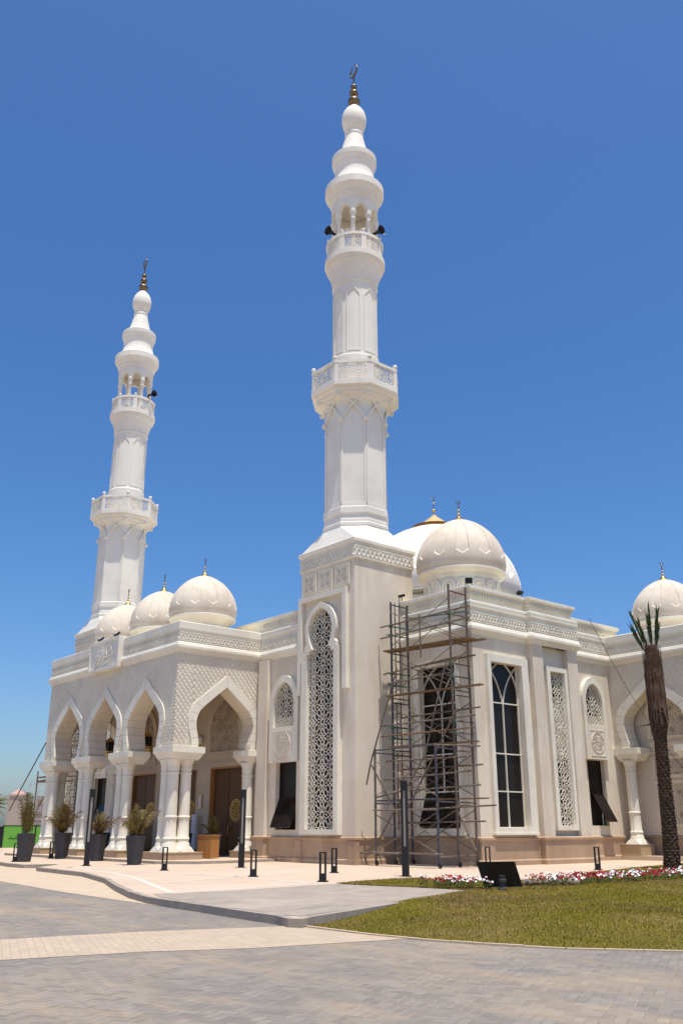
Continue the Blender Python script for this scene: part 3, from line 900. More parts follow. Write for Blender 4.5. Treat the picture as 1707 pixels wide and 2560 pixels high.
    # radial sides where the opening starts are closed by the loft itself
    mb.lathe(0, 0, [(0.9, 30.2), (1.13, 30.22), (1.17, 30.26), (1.17, 30.34), (1.22, 30.38), (1.22, 30.52), (1.27, 30.56), (1.30, 30.66), (1.42, 30.82), (1.45, 30.86), (1.45, 31.22), (1.40, 31.27), (1.20, 31.34), (1.06, 31.60), (0.99, 31.95), (0.97, 32.25), (1.0, 32.45), (1.02, 32.50), (1.02, 32.62), (1.10, 32.74), (1.12, 32.85), (1.12, 33.12), (1.06, 33.18), (0.80, 33.30), (0.68, 33.60), (0.58, 34.0), (0.50, 34.35), (0.44, 34.62)], 48)
    mb.build('crown', MINW, T, smooth=True, angle=28)
    mb = MB()
    mb.lathe(0, 0, [(0.0, 30.10), (0.9, 30.12), (0.9, 30.2)], 24); mb.build('gallery_ceiling', RELIEF, T)
    mb = MB()
    mb.lathe(0, 0, [(0.40, 34.58), (0.47, 34.62), (0.48, 34.70), (0.46, 34.78), (0.40, 34.84), (0.42, 34.92), (0.52, 35.1), (0.60, 35.32), (0.635, 35.58), (0.62, 35.85), (0.54, 36.12), (0.42, 36.32), (0.28, 36.46), (0.2, 36.5)], 40)
    mb.build('orb', MINW, T, smooth=True)
    mb = MB()
    mb.lathe(0, 0, [(0.27, 36.44), (0.24, 36.55), (0.12, 36.62), (0.10, 36.66)], 20, 1)
    mb.ball(0, 0, 36.90, 0.315, seg=22, sz=0.86); mb.ball(0, 0, 37.44, 0.24, seg=20, sz=0.85); mb.ball(0, 0, 37.86, 0.172, seg=18, sz=0.9)
    mb.lathe(0, 0, [(0.12, 36.6), (0.06, 37.3), (0.05, 37.95), (0.07, 38.02), (0.035, 38.1), (0.035, 38.42), (0.055, 38.48), (0.03, 38.58)], 12)
    fin = mb.build('finial', [BRONZE, MINW], T, smooth=True)
    mb = MB(); n = 28
    ca, sa = math.cos(R(-8)), math.sin(R(-8))
    pts = []
    for i in range(n + 1):
        t = R(-90 + 14 + 332 * i / n) + R(180)
        t = R(102 + 336 * i / n)
        pts.append((0.30 * math.cos(t), 0.33 * math.sin(t)))
    for i in range(n):
        th = 0.025 + 0.035 * math.sin(PI * (i + .5) / n)
        p, q = pts[i], pts[i + 1]
        mb.tube((p[0] * ca, p[0] * sa, 38.93 + p[1]), (q[0] * ca, q[0] * sa, 38.93 + q[1]), th, 6, r2=0.025 + 0.035 * math.sin(PI * (i + 1.5) / n) if i < n - 1 else 0.02)
    mb.build('crescent', BRONZE, fin, smooth=True, angle=60)
    return T
MIN_A = make_minaret(TC, 'tall white minaret nearest the camera, rising beside the scaffolding')
copy_tree(MIN_A, (TCL[0], TCL[1], 0), 'farther white minaret rising behind the small domes at the left of the portico')

# loudspeakers on the near minaret's upper gallery
def speaker(x, y, z, rz, label):
    o = empty('loudspeaker', (x, y, z), label, 'loudspeaker', 'horn loudspeakers on the minarets', rz)
    mb = MB()
    prof = [(0.045, -0.12), (0.06, 0.0), (0.08, 0.12), (0.14, 0.28), (0.235, 0.42), (0.245, 0.44), (0.22, 0.41), (0.10, 0.22), (0.03, 0.1)]
    t = MB(); t.lathe(0, 0, prof, 24, cap=False)
    t.v = [(v[2], v[1], v[0]) for v in t.v]
    t.build('horn', BLACK, o, smooth=True)
    mb.tube((-.18, 0, -.25), (-.02, 0, -.03), .02); mb.tube((-.18, 0, -.25), (-.18, 0, -.5), .02); mb.lathe(-.1, 0, [(.07, -.06), (.07, .06)], 12)
    mb.build('bracket', BLACK, o)
for dx, dy, rz, lb in ((1.02, 0.42, R(8), 'black horn loudspeaker on the right of the near minaret gallery'), (-0.28, -1.05, R(272), 'black horn loudspeaker on the left of the near minaret gallery')):
    speaker(TC[0] + dx, TC[1] + dy, 28.42, rz, lb)
speaker(TCL[0] + 1.36, TCL[1] + 0.42, 28.2, R(18), 'black horn loudspeaker on the gallery of the farther minaret')

# ================================================================== mosque
MOS = empty('mosque', (XC, 23.2, 0), 'cream mosque with an arched portico, lattice windows and ribbed domes between two minarets', 'mosque')
def mos(mb, name, mats, smooth=False, angle=38, parent=None):
    """parts are modelled in world coordinates; shift into the mosque's frame"""
    o = mb.build(name, mats, parent or MOS, smooth, angle)
    if parent is None: o.location = (-XC, -23.2, 0)
    return o

# --- walls
def window_poly(c, hw, z0, z1): return [(c - hw, z0), (c + hw, z0), (c + hw, z1), (c - hw, z1)]
doorsX = [-35.75, -39.55, -43.35]
FW = FY(W1Y)
wins = [(-31.12, 0.70), (2 * XC + 31.12, 0.70)]
LA = lambda c, hw: pointed(c, hw, 6.15, 7.10, 5.25, 8)
mb = MB()
holes = []
for c, hw in wins:
    holes.append(LA(c, hw)); holes.append(window_poly(c, hw, 1.20, 3.84))
for c in doorsX: holes.append(window_poly(c + .2, 1.30, 0.06, 3.86))
mb.prism(FW, [[(-49.15, 0.0), (-29.98, 0.0), (-29.98, ZT), (-49.15, ZT)]] + holes, -0.30, 0.0)
mos(mb, 'front_wall', WALL)
mb = MB()
LB = [window_poly(-24.62, 1.0, 1.25, 7.18)]
mb.prism(FY(BY), [[(-26.58, 0), (BX, 0), (BX, ZT), (-26.58, ZT)]] + LB, -0.35, 0.0)
LBX = [window_poly(27.33, 0.90, 1.27, 7.25), window_poly(30.47, 0.47, 1.36, 7.24)]
mb.prism(FX(BX), [[(BY + .355, 0), (32.0, 0), (32.0, ZT), (BY + .355, ZT)]] + LBX, -0.35, 0.0)
mos(mb, 'bay_wall', WALL)
for a, b in ((28.85, 29.50), (31.12, 31.78)):
    mb = MB(); mb.pbox(FX(BX), a, b, 0.0, ZT, 0.0, 0.235); mos(mb, 'pilaster', WALL)
mb = MB()
cW2 = 34.28
mb.prism(FX(WX), [[(31.6, 0), (SPY + 6.0, 0), (SPY + 6.0, ZT), (31.6, ZT)], pointed(cW2, 0.60, 6.45, 7.26, 5.45, 8), window_poly(cW2, 0.62, 1.36, 4.02)], -0.30, 0.0)
mb.box(BX - .36, WX - .31, 31.7, 31.78 + .2, 0, ZT)
mos(mb, 'side_wall', WALL)
for x0, x1 in ((-32.95, -32.28), (2 * XC + 32.28, 2 * XC + 32.95)):   # pilasters beside the portico
    mb = MB(); mb.pbox(FW, x0, x1, 0.0, ZT, 0.0, 0.22)
    mos(mb, 'pilaster', WALL)
# --- plinth
def pprof(): return [(0.12, 0.0), (0.12, 0.15), (0.085, 0.19), (0.07, 0.2), (0.07, 0.83), (0.12, 0.87), (0.12, 0.93), (0.0, 0.97)]
for xs in ([(-33.0, W1Y), (-32.95, W1Y - .001), (-32.95, W1Y - .22), (-32.28, W1Y - .22), (-32.28, W1Y), (-30.05, W1Y)],
           [(2 * XC + 30.05, W1Y), (2 * XC + 32.28, W1Y), (2 * XC + 32.28, W1Y - .22), (2 * XC + 32.95, W1Y - .22), (2 * XC + 32.95, W1Y - .001), (2 * XC + 33.0, W1Y)]):
    mb = MB(); mb.sweep(xs, pprof()); mos(mb, 'plinth', PLINTH)
mb = MB()
mb.sweep([(-26.6, BY), (BX, BY), (BX, 28.85), (PX, 28.85), (PX, 31.78), (WX, 31.78), (WX, SPY)], pprof())
mos(mb, 'plinth', PLINTH)
# --- entablature (lower cornice + frieze + upper cornice)
LOW = [(0.0, ZT - .005), (0.03, ZT), (0.05, ZT + .06), (0.12, ZT + .16), (0.165, ZT + .20), (0.165, ZT + .30), (0.13, ZT + .315), (0.10, ZT + .42), (0.055, ZT + .46), (0.05, 9.08)]
PORT = LOW + [(0.05, 9.10), (0.09, 9.16), (0.10, 9.20), (0.10, 9.49), (0.06, 9.52), (-0.9, 9.53)]
MAIN = LOW + [(0.04, 9.10), (0.04, 9.18), (0.10, 9.26), (0.10, 9.355), (0.085, 9.36), (0.085, 9.375), (0.10, 9.38), (0.10, 9.47), (0.08, 9.50), (-0.10, 9.51), (-0.10, 9.74), (-0.04, 9.78), (-0.04, 9.90), (0.05, 9.97), (0.06, 9.99), (0.06, 10.10), (0.02, 10.12), (-1.6, 10.13)]
pathA = [(-33.34, W1Y), (-30.03, W1Y)]
pathB = [(-26.6, BY), (BX, BY), (BX, 28.85), (PX, 28.85), (PX, 31.78), (WX, 31.78), (WX, SPY + 0.3)]
pathP = [(XL, W1Y), (XL, YP), (XR, YP), (XR, W1Y + .12)]
pathS = [(WX - .1, SPY), (-18.9, SPY), (-18.9, 41.0)]
mb = MB()
for p_ in (pathA, [(2 * XC + 30.03, W1Y), (2 * XC + 33.2, W1Y)], pathB):
    mb = MB(); mb.sweep(p_, MAIN); mos(mb, 'main_cornice', TRIM)
mb = MB(); mb.sweep([(XL + .2, W1Y), (XR - .2, W1Y)], [(0.05, 9.0), (0.05, 9.10), (0.10, 9.26), (0.10, 9.47), (-0.10, 9.51), (-0.10, 9.74), (-0.04, 9.90), (0.06, 9.99), (0.06, 10.10), (-1.6, 10.13)])
mos(mb, 'parapet', TRIM); mb = MB(); mb.sweep([(WX, SPY + .3), (WX, 36.9), (-26, 36.9)], [(-0.10, 9.40), (-0.10, 9.74), (-0.04, 9.78), (-0.04, 9.90), (0.05, 9.97), (0.06, 9.99), (0.06, 10.10), (0.02, 10.12), (-0.5, 10.13)])
mos(mb, 'parapet', TRIM)
mb = MB()
mb.sweep(pathP, PORT); mos(mb, 'portico_cornice', TRIM)
mb = MB(); mb.sweep(pathS, PORT); mos(mb, 'portico_cornice', TRIM)
mb = MB()
fz0, fz1 = 8.70, 9.06
o5 = 0.05
for F_, a, b in ((FY(W1Y - o5), -33.0, -30.1), (FY(W1Y - o5), 2 * XC + 30.1, 2 * XC + 33.0), (FY(BY - o5), -26.5, BX + o5), (FX(BX + o5), BY - o5, 28.78), (FX(PX + o5), 28.80, 31.83), (FX(WX + o5), 31.95, SPY - .1),
                 (FY(YP - o5), XL - o5, XC - 1.62), (FY(YP - o5), XC + 1.62, XR + o5), (FX(XR + o5), YP - o5, W1Y - .05), (FXM(XL - o5), YP - o5, W1Y - .05), (FY(SPY - o5), WX + .06, -18.85)):
    mb = MB(); frieze(mb, F_, a, b, fz0, fz1, .026, 0, .03); mos(mb, 'frieze_band', TRIM)
mb = MB()
for F_, a, b in ((FY(W1Y + .10), -33.1, -30.1), (FY(BY + .10), -26.5, BX - .1), (FX(BX - .10), BY + .1, 28.9), (FX(PX - .10), 28.98, 31.65), (FX(WX - .10), 31.9, 36.8)):
    n = int((b - a) / 0.15); mb = MB()
    for i in range(n):
        u = a + (i + .5) * (b - a) / n
        mb.pbox(F_, u - .038, u + .038, 9.735, 9.90, -.01, 0.10)
    mos(mb, 'dentil_course', TRIM)
mb = MB()
mb.box(-52.3, -26.95, W1Y + .4, 60, 9.4, 9.9); mb.box(-26.9, PX - .6, BY + .5, 31.6, 9.4, 9.9); mb.box(-40, WX - .5, 31.6, 60, 9.4, 9.9)
mos(mb, 'roof', WALL)

# --- arcade walls of the portico
def arcade(F, u0, u1, centres, k, th, name, foot=None):
    bot = 4.40
    ins = []; outs = []
    poly = [(u0, ZT), (u0, bot)]; polo = [(u0, ZT), (u0, bot)]
    for c in sorted(centres):
        a, o = arch(c, k)
        ins.append(a); outs.append(o)
        poly += list(reversed(a)); polo += list(reversed(o))
    poly += [(u1, bot), (u1, ZT)]; polo += [(u1, bot), (u1, ZT)]
    m = MB()
    m.prism(F, poly, -th, 0.0)
    w_ = mos(m, name, WALL)
    d = MB(); diamonds(d, F, polo, 0.114, 0.135, 0.024, 0.017, (centres[0], 7.46))
    d.build('diamond_relief', TRIM, w_)
    for a, o in zip(ins, outs):
        t = MB(); n = len(a); t.strip(F, a, o, 0.0, 0.07)
        jl = MB()
        # cut joints as thin proud lines of mortar, every third point of the ring
        for i in list(range(2, n - 1, 4)):
            p = a[i]; q = o[i]
            jl.bar(F, p, q, 0.014, 0.069, 0.0715)
            j0 = F(p[0], p[1], 0.07); 
            # soffit joint
            e = (a[i + 1][0] - a[i - 1][0], a[i + 1][1] - a[i - 1][1]); L = math.hypot(*e)
            nx, nz = e[1] / L, -e[0] / L
            cx = sum(x for x, _ in a) / n; cz = sum(z for _, z in a) / n
            if nx * (cx - p[0]) + nz * (cz - p[1]) < 0: nx, nz = -nx, -nz
            s0 = (e[0] / L * .007, e[1] / L * .007)
            pts = []
            for dd in (-th, 0.07):
                for sg in (-1, 1):
                    pts.append(F(p[0] + nx * .0025 + sg * s0[0], p[1] + nz * .0025 + sg * s0[1], dd))
            jl.add(pts, [(0, 1, 3, 2)])
        b_ = t.build('arch_band', TRIM, w_)
        jl.build('masonry_joints', JOINT, b_, )
    return w_
TH = 0.82
arcade(FY(YP), XL, XR, doorsX, 1.0, TH, 'arcade_wall')
arcade(FX(XR), YP + TH, W1Y - .002, [21.47], 1.0, TH, 'arcade_wall')
arcade(FXM(XL), YP + TH, W1Y - .002, [21.47], 1.0, TH, 'arcade_wall')
# face of the front wall's ends continues the relief at the corners
mb = MB()
diamonds(mb, FX(XR), [(YP + .02, 4.42), (YP + TH, 4.42), (YP + TH, 5.15), (YP + TH - .08, 5.6), (YP + TH, 6.0), (YP + TH, ZT), (YP + .02, ZT)], 0.114, 0.135, 0.024, 0.017, (21.45, 7.46))
mos(mb, 'corner_relief', TRIM); mb = MB()
diamonds(mb, FXM(XL), [(YP + .02, 4.42), (YP + TH, 4.42), (YP + TH, ZT), (YP + .02, ZT)], 0.114, 0.135, 0.024, 0.017, (21.45, 7.46))
mos(mb, 'corner_relief', TRIM)
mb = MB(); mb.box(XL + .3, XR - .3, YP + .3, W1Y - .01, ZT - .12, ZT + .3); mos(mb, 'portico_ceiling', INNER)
mb = MB(); mb.prism(FW, [[(XL + .9, .1), (XR - .9, .1), (XR - .9, ZT - .13), (XL + .9, ZT - .13)]] + [window_poly(c + .2, 1.31, 0.101, 3.87) for c in doorsX], 0.002, 0.008); mos(mb, 'portico_shade_lining', INNER)  # thin sheet added over the front wall, carrying the inner shade as colour
mb = MB(); mb.box(XL + .2, XR - .2, YP + .3, W1Y, 9.2, 9.5); mos(mb, 'portico_roof', WALL)
# step
mb = MB(); mb.prism(FZ(0), [(XL - 1.2, 18.02), (-32.2, 18.02), (-31.0, 19.1), (-31.0, 20.3), (-31.5, W1Y - .13), (XL - 1.2, W1Y - .13)], 0.0, 0.10, 0, 1); mos(mb, 'portico_step', [TILE, KERB])

# --- columns
def column(x, y, zr=(0.375, 3.885), r=0.225):
    c = MB()
    # local z: base 0.38-0.95, flutes 0.95-1.69, shaft to 3.38, capital to 3.90
    S = lambda z: zr[0] + (z - .38) * (zr[1] - zr[0]) / 3.52
    fl = lambda i, z: (0.88 if i % 4 == 0 else 1.0) if 0.99 < z < 1.62 else 1.0
    c.lathe(x, y, [(r * 1.42, S(.56)), (r * 1.30, S(.62)), (r * 1.30, S(.68)), (r * 1.16, S(.74)), (r * 1.16, S(.80)), (r * 1.2, S(.84)), (r * 1.25, S(.87)), (r * 1.2, S(.91)), (r * 1.08, S(.95)), (r * 1.08, S(.985)), (r * 1.06, S(.995)), (r * 1.06, S(1.58)), (r * 1.08, S(1.625)), (r * 1.08, S(1.66)), (r * 1.17, S(1.68)), (r * 1.17, S(1.71)), (r * 1.03, S(1.74)), (r * .98, S(3.34)), (r * 1.09, S(3.36)), (r * 1.09, S(3.41)), (r * .98, S(3.43))], 32, 0, fl)
    vs, fs = sq_oct(c, r * 1.62, r * 1.62, 0, r * 1.5, 0)
    vs = [(x + v[0], y + v[1], S(.38 if i < 4 else .575)) for i, v in enumerate(vs)]
    c.add(vs, fs)
    o = mos(c, 'column', TRIM, True, 32)
    k = MB()
    sc = lambda i, z: (1.0 if i % 4 < 2 else 0.93)
    k.lathe(x, y, [(r * .95, S(3.41)), (r * 1.02, S(3.5)), (r * 1.10, S(3.62)), (r * 1.05, S(3.64)), (r * 1.16, S(3.74)), (r * 1.34, S(3.84)), (r * 1.45, S(3.90))], 32, 0, sc)
    k.build('capital', TRIM, o, True, 32)
    return o
def cap_slab(x0, x1, y0, y1):
    c = MB()
    pr_ = [(-0.14, 3.88), (-0.14, 3.93), (-0.10, 3.96), (-0.02, 4.12), (0.0, 4.14), (0.03, 4.16), (0.03, 4.40)]
    c.sweep([(x0, y0), (x1, y0), (x1, y1), (x0, y1)], pr_, True)
    c.add([(x0 - .03, y0 - .03, 4.398), (x1 + .03, y0 - .03, 4.398), (x1 + .03, y1 + .03, 4.398), (x0 - .03, y1 + .03, 4.398)], [(0, 1, 2, 3)])
    c.add([(x0 + .14, y0 + .14, 3.882), (x1 - .14, y0 + .14, 3.882), (x1 - .14, y1 - .14, 3.882), (x0 + .14, y1 - .14, 3.882)], [(0, 1, 2, 3)])
    return mos(c, 'impost_block', TRIM)
def pad(x0, x1, y0, y1, z0=0.1, z1=0.375):
    c = MB(); c.box(x0, x1, y0, y1, z0, z1 - .03); c.box(x0 - .02, x1 + .02, y0 - .02, y1 + .02, z1 - .03, z1)
    return mos(c, 'pedestal', PAD)
for i, xc in enumerate(((doorsX[0] + doorsX[1]) / 2, (doorsX[1] + doorsX[2]) / 2)):
    column(xc - .30, 19.32); column(xc + .30, 19.32)
    cap_slab(xc - .90, xc + .90, YP - .12, YP + TH + .08); pad(xc - .85, xc + .85, 18.80, 20.0)
for s_ in (1, -1):
    X = lambda x: x if s_ > 0 else 2 * XC + 0.0 - x
    xx = sorted((X(-34.50), X(-32.98)))
    column(X(-33.52), 19.34); column(X(-34.06), 19.34); column(X(-33.52), 19.92)
    cap_slab(xx[0], xx[1], YP - .12, 20.40)
    xx = sorted((X(-34.62), X(-32.78))); pad(xx[0], xx[1], 18.72, 20.42)
    column(X(-33.46), 22.90)
    xx = sorted((X(-34.05), X(-32.98))); cap_slab(xx[0], xx[1], 22.58, W1Y - .003)
    xx = sorted((X(-34.0), X(-33.05))); pad(xx[0], xx[1], 22.50, W1Y - .125)

# --- doors and tympana inside the portico
for c in doorsX:
    c1 = c + .20
    m = MB(); m.pbox(FW, c1 - 1.30, c1 + 1.30, 0.1, 3.86, -.62, -.60); m.pbox(FW, c1 - 1.30, c1 - 1.28, .1, 3.86, -.6, -.3)
    d = mos(m, 'doorway', DARK)
    for s_, sw in ((-1, 0.10), (1, 0.0)):      # left leaf slightly ajar, right leaf closed
        m = MB()
        hx = c1 + s_ * 1.24
        def LF(u, z, dd, hx=hx, s_=s_, sw=sw):
            ca, sa = math.cos(sw), math.sin(sw)
            return FW(hx - s_ * (u * ca), z, -.24 - u * sa + dd * ca) if sw else FW(hx - s_ * u, z, -.24 + dd)
        m.pbox(LF, 0.0, 1.22, .12, 3.78, 0, .06)
        for z0, z1 in ((0.3, 1.2), (1.35, 2.75), (2.9, 3.65)): m.pbox(LF, .14, 1.08, z0, z1, .06, .085)
        L_ = m.build('leaf', DOOR, d)
        if s_ > 0:
            m = MB(); G = lambda u, z, dd: LF(.60 + u, z + 2.0, dd)
            N = 40
            for r_, wv in ((.45, .030), (.35, .018)):
                for i in range(N):
                    a, b = 2 * PI * i / N, 2 * PI * (i + 1) / N
                    m.bar(G, (r_ * math.cos(a), r_ * math.sin(a)), (r_ * math.cos(b), r_ * math.sin(b)), wv, .08, .10)
            star_lattice(m, G, [(.44 * math.cos(2 * PI * i / 24), .44 * math.sin(2 * PI * i / 24)) for i in range(24)], .56, (0, 0), 0, .014, .08, .095)
            m.build('medallion', GOLD, d)
            m = MB(); m.pbox(LF, 1.10, 1.14, 1.0, 1.35, .08, .13); m.build('door_handle', GOLD, d)
    m = MB(); m.pbox(FW, c1 - 1.30, c1 - 1.23, .1, 3.86, -.28, .02); m.pbox(FW, c1 + 1.23, c1 + 1.30, .1, 3.86, -.28, .02); m.pbox(FW, c1 - 1.23, c1 + 1.23, 3.79, 3.86, -.28, .02)
    m.build('door_frame', WOOD, d)
    # tympanum
    m = MB()
    tin = pointed(c, 1.16, 5.45, 6.90, 4.55, 10); tout = pointed(c, 1.42, 5.55, 7.20, 4.40, 10)
    m.prism(FW, [tout, tin], 0.0, 0.09)
    m.pbox(FW, c - 1.45, c + 1.45, 4.20, 4.40, 0.0, 0.07); m.pbox(FW, c - 1.38, c + 1.38, 3.98, 4.06, 0.0, 0.06)
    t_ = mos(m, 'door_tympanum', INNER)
    m = MB(); star_lattice(m, FW, tin, 0.66, (c, 5.55), 45, .036, 0.008, 0.05)
    m.build('star_relief', INNER, t_)

# --- arched lattice windows
def arched_window(F, c, hw, zb, zs, za, who, ohw, oz, gz0, gz1, flap, parent=None, plate_z=(3.84, 5.18)):
    m = MB()
    tin = pointed(c, hw, zs, za, zb, 8)
    op = plate_z[0] - .02
    tout = pointed(c, ohw, zs + .08, za + .30, op, 8)
    m.prism(F, [tout, tin], 0.0, 0.20)
    W = mos(m, 'window', TRIM)
    m = MB(); star_lattice(m, F, tin, 0.72, (c, (zs + zb) / 2 + .30), 45, .019, .045, .075); m.build('screen', TRIM, W)
    m = MB(); m.prism(F, pointed(c, hw + .02, zs, za + .02, zb + .42, 8), -.29, -.27); m.build('dark_glazing', DARK, W)
    m = MB(); m.pbox(F, c - hw, c + hw, zb - .02, zb + .42, -.27, .02); m.build('solid_backing', RELIEF, W)
    # relief plate with a round rosette
    m = MB()
    z0, z1 = plate_z; zc = (z0 + z1) / 2 + .02
    for a, b, e, f in ((c - hw * .86, c + hw * .86, z0 + .10, z0 + .14), (c - hw * .86, c + hw * .86, z1 - .14, z1 - .10)): m.pbox(F, a, b, e, f, .20, .215)
    for s_ in (-1, 1): m.pbox(F, c + s_ * hw * .86 - .02, c + s_ * hw * .86 + .02, z0 + .14, z1 - .14, .20, .215)
    G = lambda u, z, d: F(c + u, zc + z, d)
    r_ = hw * .72; N = 32
    for i in range(N):
        a, b = 2 * PI * i / N, 2 * PI * (i + 1) / N
        m.bar(G, (r_ * math.cos(a), r_ * math.sin(a)), (r_ * math.cos(b), r_ * math.sin(b)), .03, .20, .225, ext=.003)
    star_lattice(m, G, [(r_ * .9 * math.cos(2 * PI * i / 20), r_ * .9 * math.sin(2 * PI * i / 20)) for i in range(20)], r_ * 1.5, (0, 0), 0, .028, .20, .222)
    m.build('rosette_plate', RELIEF, W)
    # glass below with a tilted opening pane
    m = MB()
    g0, g1 = gz0, gz1
    fl0, fl1, zh, outw = flap
    m.pbox(F, c - who, c + who, zh, g1, -.26, -.24)
    if fl0 > c - who + .05: m.pbox(F, c - who, fl0 - .02, g0, zh, -.26, -.24)
    m.build('glass', GLASS, W)
    m = MB(); m.pbox(F, c - who, c + who, zh - .025, zh + .025, -.25, -.20); m.pbox(F, c - who, c - who + .03, g0, g1, -.25, -.20); m.pbox(F, c + who - .03, c + who, g0, g1, -.25, -.20); m.pbox(F, c - who, c + who, g0, g0 + .03, -.25, -.2)
    m.build('glazing_bars', BLACK, W)
    m = MB(); m.pbox(F, fl0, fl1, g0, zh, -.30, -.295); m.build('dark_opening', DARK, W)
    m = MB(); L = zh - g0; a = math.asin(min(.95, outw / L))
    P = [F(fl0, zh, -.18), F(fl1, zh, -.18), F(fl1, zh - L * math.cos(a), -.18 + outw), F(fl0, zh - L * math.cos(a), -.18 + outw)]
    n = (Vector(P[1]) - Vector(P[0])).cross(Vector(P[3]) - Vector(P[0])).normalized() * .03
    m.add(P + [tuple(Vector(p) + n) for p in P], [(0, 1, 2, 3), (7, 6, 5, 4), (0, 4, 5, 1), (1, 5, 6, 2), (2, 6, 7, 3), (3, 7, 4, 0)])
    m.build('opening_pane', GLASS, W)
    return W
arched_window(FW, -31.12, 0.70, 5.25, 6.15, 7.10, 0.70, 0.985, 0, 1.20, 3.84, (-31.80, -30.44, 2.42, 0.45))
arched_window(FW, 2 * XC + 31.12, 0.70, 5.25, 6.15, 7.10, 0.70, 0.985, 0, 1.20, 3.84, (2 * XC + 30.44, 2 * XC + 31.80, 2.42, 0.30))
arched_window(FX(WX), cW2, 0.60, 5.45, 6.45, 7.26, 0.62, 0.80, 0, 1.36, 4.02, (34.12, 34.86, 2.65, 0.62), plate_z=(4.06, 5.36))

# --- tall glazed windows of the bay
def bay_window(F, c, hw, z0, z1, ohw0, ohw1, oz0, oz1, opener=False):
    m = MB()
    m.prism(F, [[(c - ohw0, oz0), (c + ohw1, oz0), (c + ohw1, oz1), (c - ohw0, oz1)], window_poly(c, hw, z0, z1)], 0.0, 0.16)
    m.pbox(F, c - ohw0 - .03, c + ohw1 + .03, oz0 - .07, oz0 + .0, 0.0, 0.20)
    W = mos(m, 'window', TRIM)
    m = MB(); m.pbox(F, c - hw, c + hw, z0 if not opener else 2.5, z1, -.20, -.18)
    m.build('glass', GLASS, W)
    m = MB()
    D = (-.19, -.12); wv = .038
    m.bar(F, (c, z0 if not opener else 2.5), (c, 5.76), wv, *D)
    for z in (2.54, 3.89, 5.76): m.bar(F, (c - hw, z), (c + hw, z), wv * 1.1, D[0], D[1] + .003)
    def arc(p, q, b):
        n = 10; pts = []
        for i in range(n + 1):
            t = i / n; dx, dz = q[0] - p[0], q[1] - p[1]
            s_ = 4 * t * (1 - t) * b
            pts.append((p[0] + dx * t - dz * s_, p[1] + dz * t + dx * s_))
        for a, b_ in zip(pts[:-1], pts[1:]): m.bar(F, a, b_, wv * .85, *D, ext=.008)
    for s_ in (-1, 1):
        arc((c + s_ * .01, 5.76), (c + s_ * hw, z1 - .02), .09 * s_)
        arc((c + s_ * hw, 6.28), (c + s_ * .24, z1), -.10 * s_)
    m.build('glazing_bars', TRIM, W)
    m = MB(); m.pbox(F, c - hw, c + hw, z0, z0 + .03, -.2, -.1)
    for s_ in (-1, 1): m.pbox(F, c + s_ * (hw - .015) - .015, c + s_ * (hw - .015) + .015, z0, z1, -.19, -.13)
    m.build('inner_frame', TRIM if not opener else RELIEF, W)
    if opener:
        m = MB(); m.pbox(F, c - hw, c + hw, z0, 2.5, -.30, -.28); m.build('dark_opening', DARK, W)
        m = MB(); L = 2.5 - z0; a = math.asin(.42 / L)
        P = [F(c - hw, 2.5, -.16), F(c + hw, 2.5, -.16), F(c + hw, 2.5 - L * math.cos(a), -.16 + .42), F(c - hw, 2.5 - L * math.cos(a), -.16 + .42)]
        n = (Vector(P[1]) - Vector(P[0])).cross(Vector(P[3]) - Vector(P[0])).normalized() * .03
        m.add(P + [tuple(Vector(p) + n) for p in P], [(0, 1, 2, 3), (7, 6, 5, 4), (0, 4, 5, 1), (1, 5, 6, 2), (2, 6, 7, 3), (3, 7, 4, 0)])
        m.build('opening_pane', GLASS, W)
bay_window(FY(BY), -24.62, 1.0, 1.25, 7.18, 1.24, 1.14, 1.09, 7.47, True)
bay_window(FX(BX), 27.33, 0.90, 1.27, 7.25, 1.10, 1.28, 1.10, 7.53)
# tall rectangular lattice window between the pilasters
F = FX(BX); m = MB()
ol = window_poly(30.47, 0.47, 1.36, 7.24)
m.prism(F, [[(29.78, 1.18), (31.10, 1.18), (31.10, 7.43), (29.78, 7.43)], ol], 0.0, 0.17)
W = mos(m, 'window', TRIM)
m = MB(); star_lattice(m, F, ol, 0.72, (30.47, 1.9), 45, .019, .016, .045); m.build('screen', TRIM, W)
m = MB(); m.pbox(F, 30.0, 30.94, 1.36, 3.9, -.34, -.30); m.build('dark_glazing', DARK, W); m = MB(); m.pbox(F, 30.0, 30.94, 6.0, 7.24, -.34, -.30); m.build('dark_glazing', DARK, W)
m = MB(); m.pbox(F, 30.0, 30.94, 3.9, 6.0, -.34, -.01); m.build('solid_backing', RELIEF, W)

# --- calligraphy plaque on the portico cornice
m = MB(); F = FY(YP)
m.pbox(F, XC - 1.50, XC + 1.50, 8.20, 9.62, 0.0, 0.28)
m.prism(F, [window_poly(XC, 1.50, 8.20, 9.62), window_poly(XC, 1.38, 8.32, 9.50)], 0.28, 0.34)
PLQ = mos(m, 'name_plaque', MINW)
m = MB()
G = lambda u, z, d: F(XC + u, 8.90 + z, d)
def stroke(pts, w0, w1=None, n=5):
    q = catmull(pts, n); k = len(q)
    for i in range(k - 1):
        t = i / (k - 1); ww = w0 * (0.45 + 0.55 * math.sin(PI * min(1, .12 + t * .88)))
        m.bar(G, q[i], q[i + 1], ww, .28, .34 + .0005 * i, ext=.012)
stroke([(-.18, .46), (-.17, .1), (-.19, -.12)], .075); stroke([(-.03, .48), (-.02, .1), (-.05, -.14)], .075); stroke([(.12, .46), (.12, .12), (.08, -.08)], .075); stroke([(.27, .47), (.25, .2), (.30, .0)], .06)
stroke([(.85, .22), (.78, .02), (.55, -.12), (.30, -.10), (.10, -.12), (-.02, -.30), (-.10, -.42)], .085)
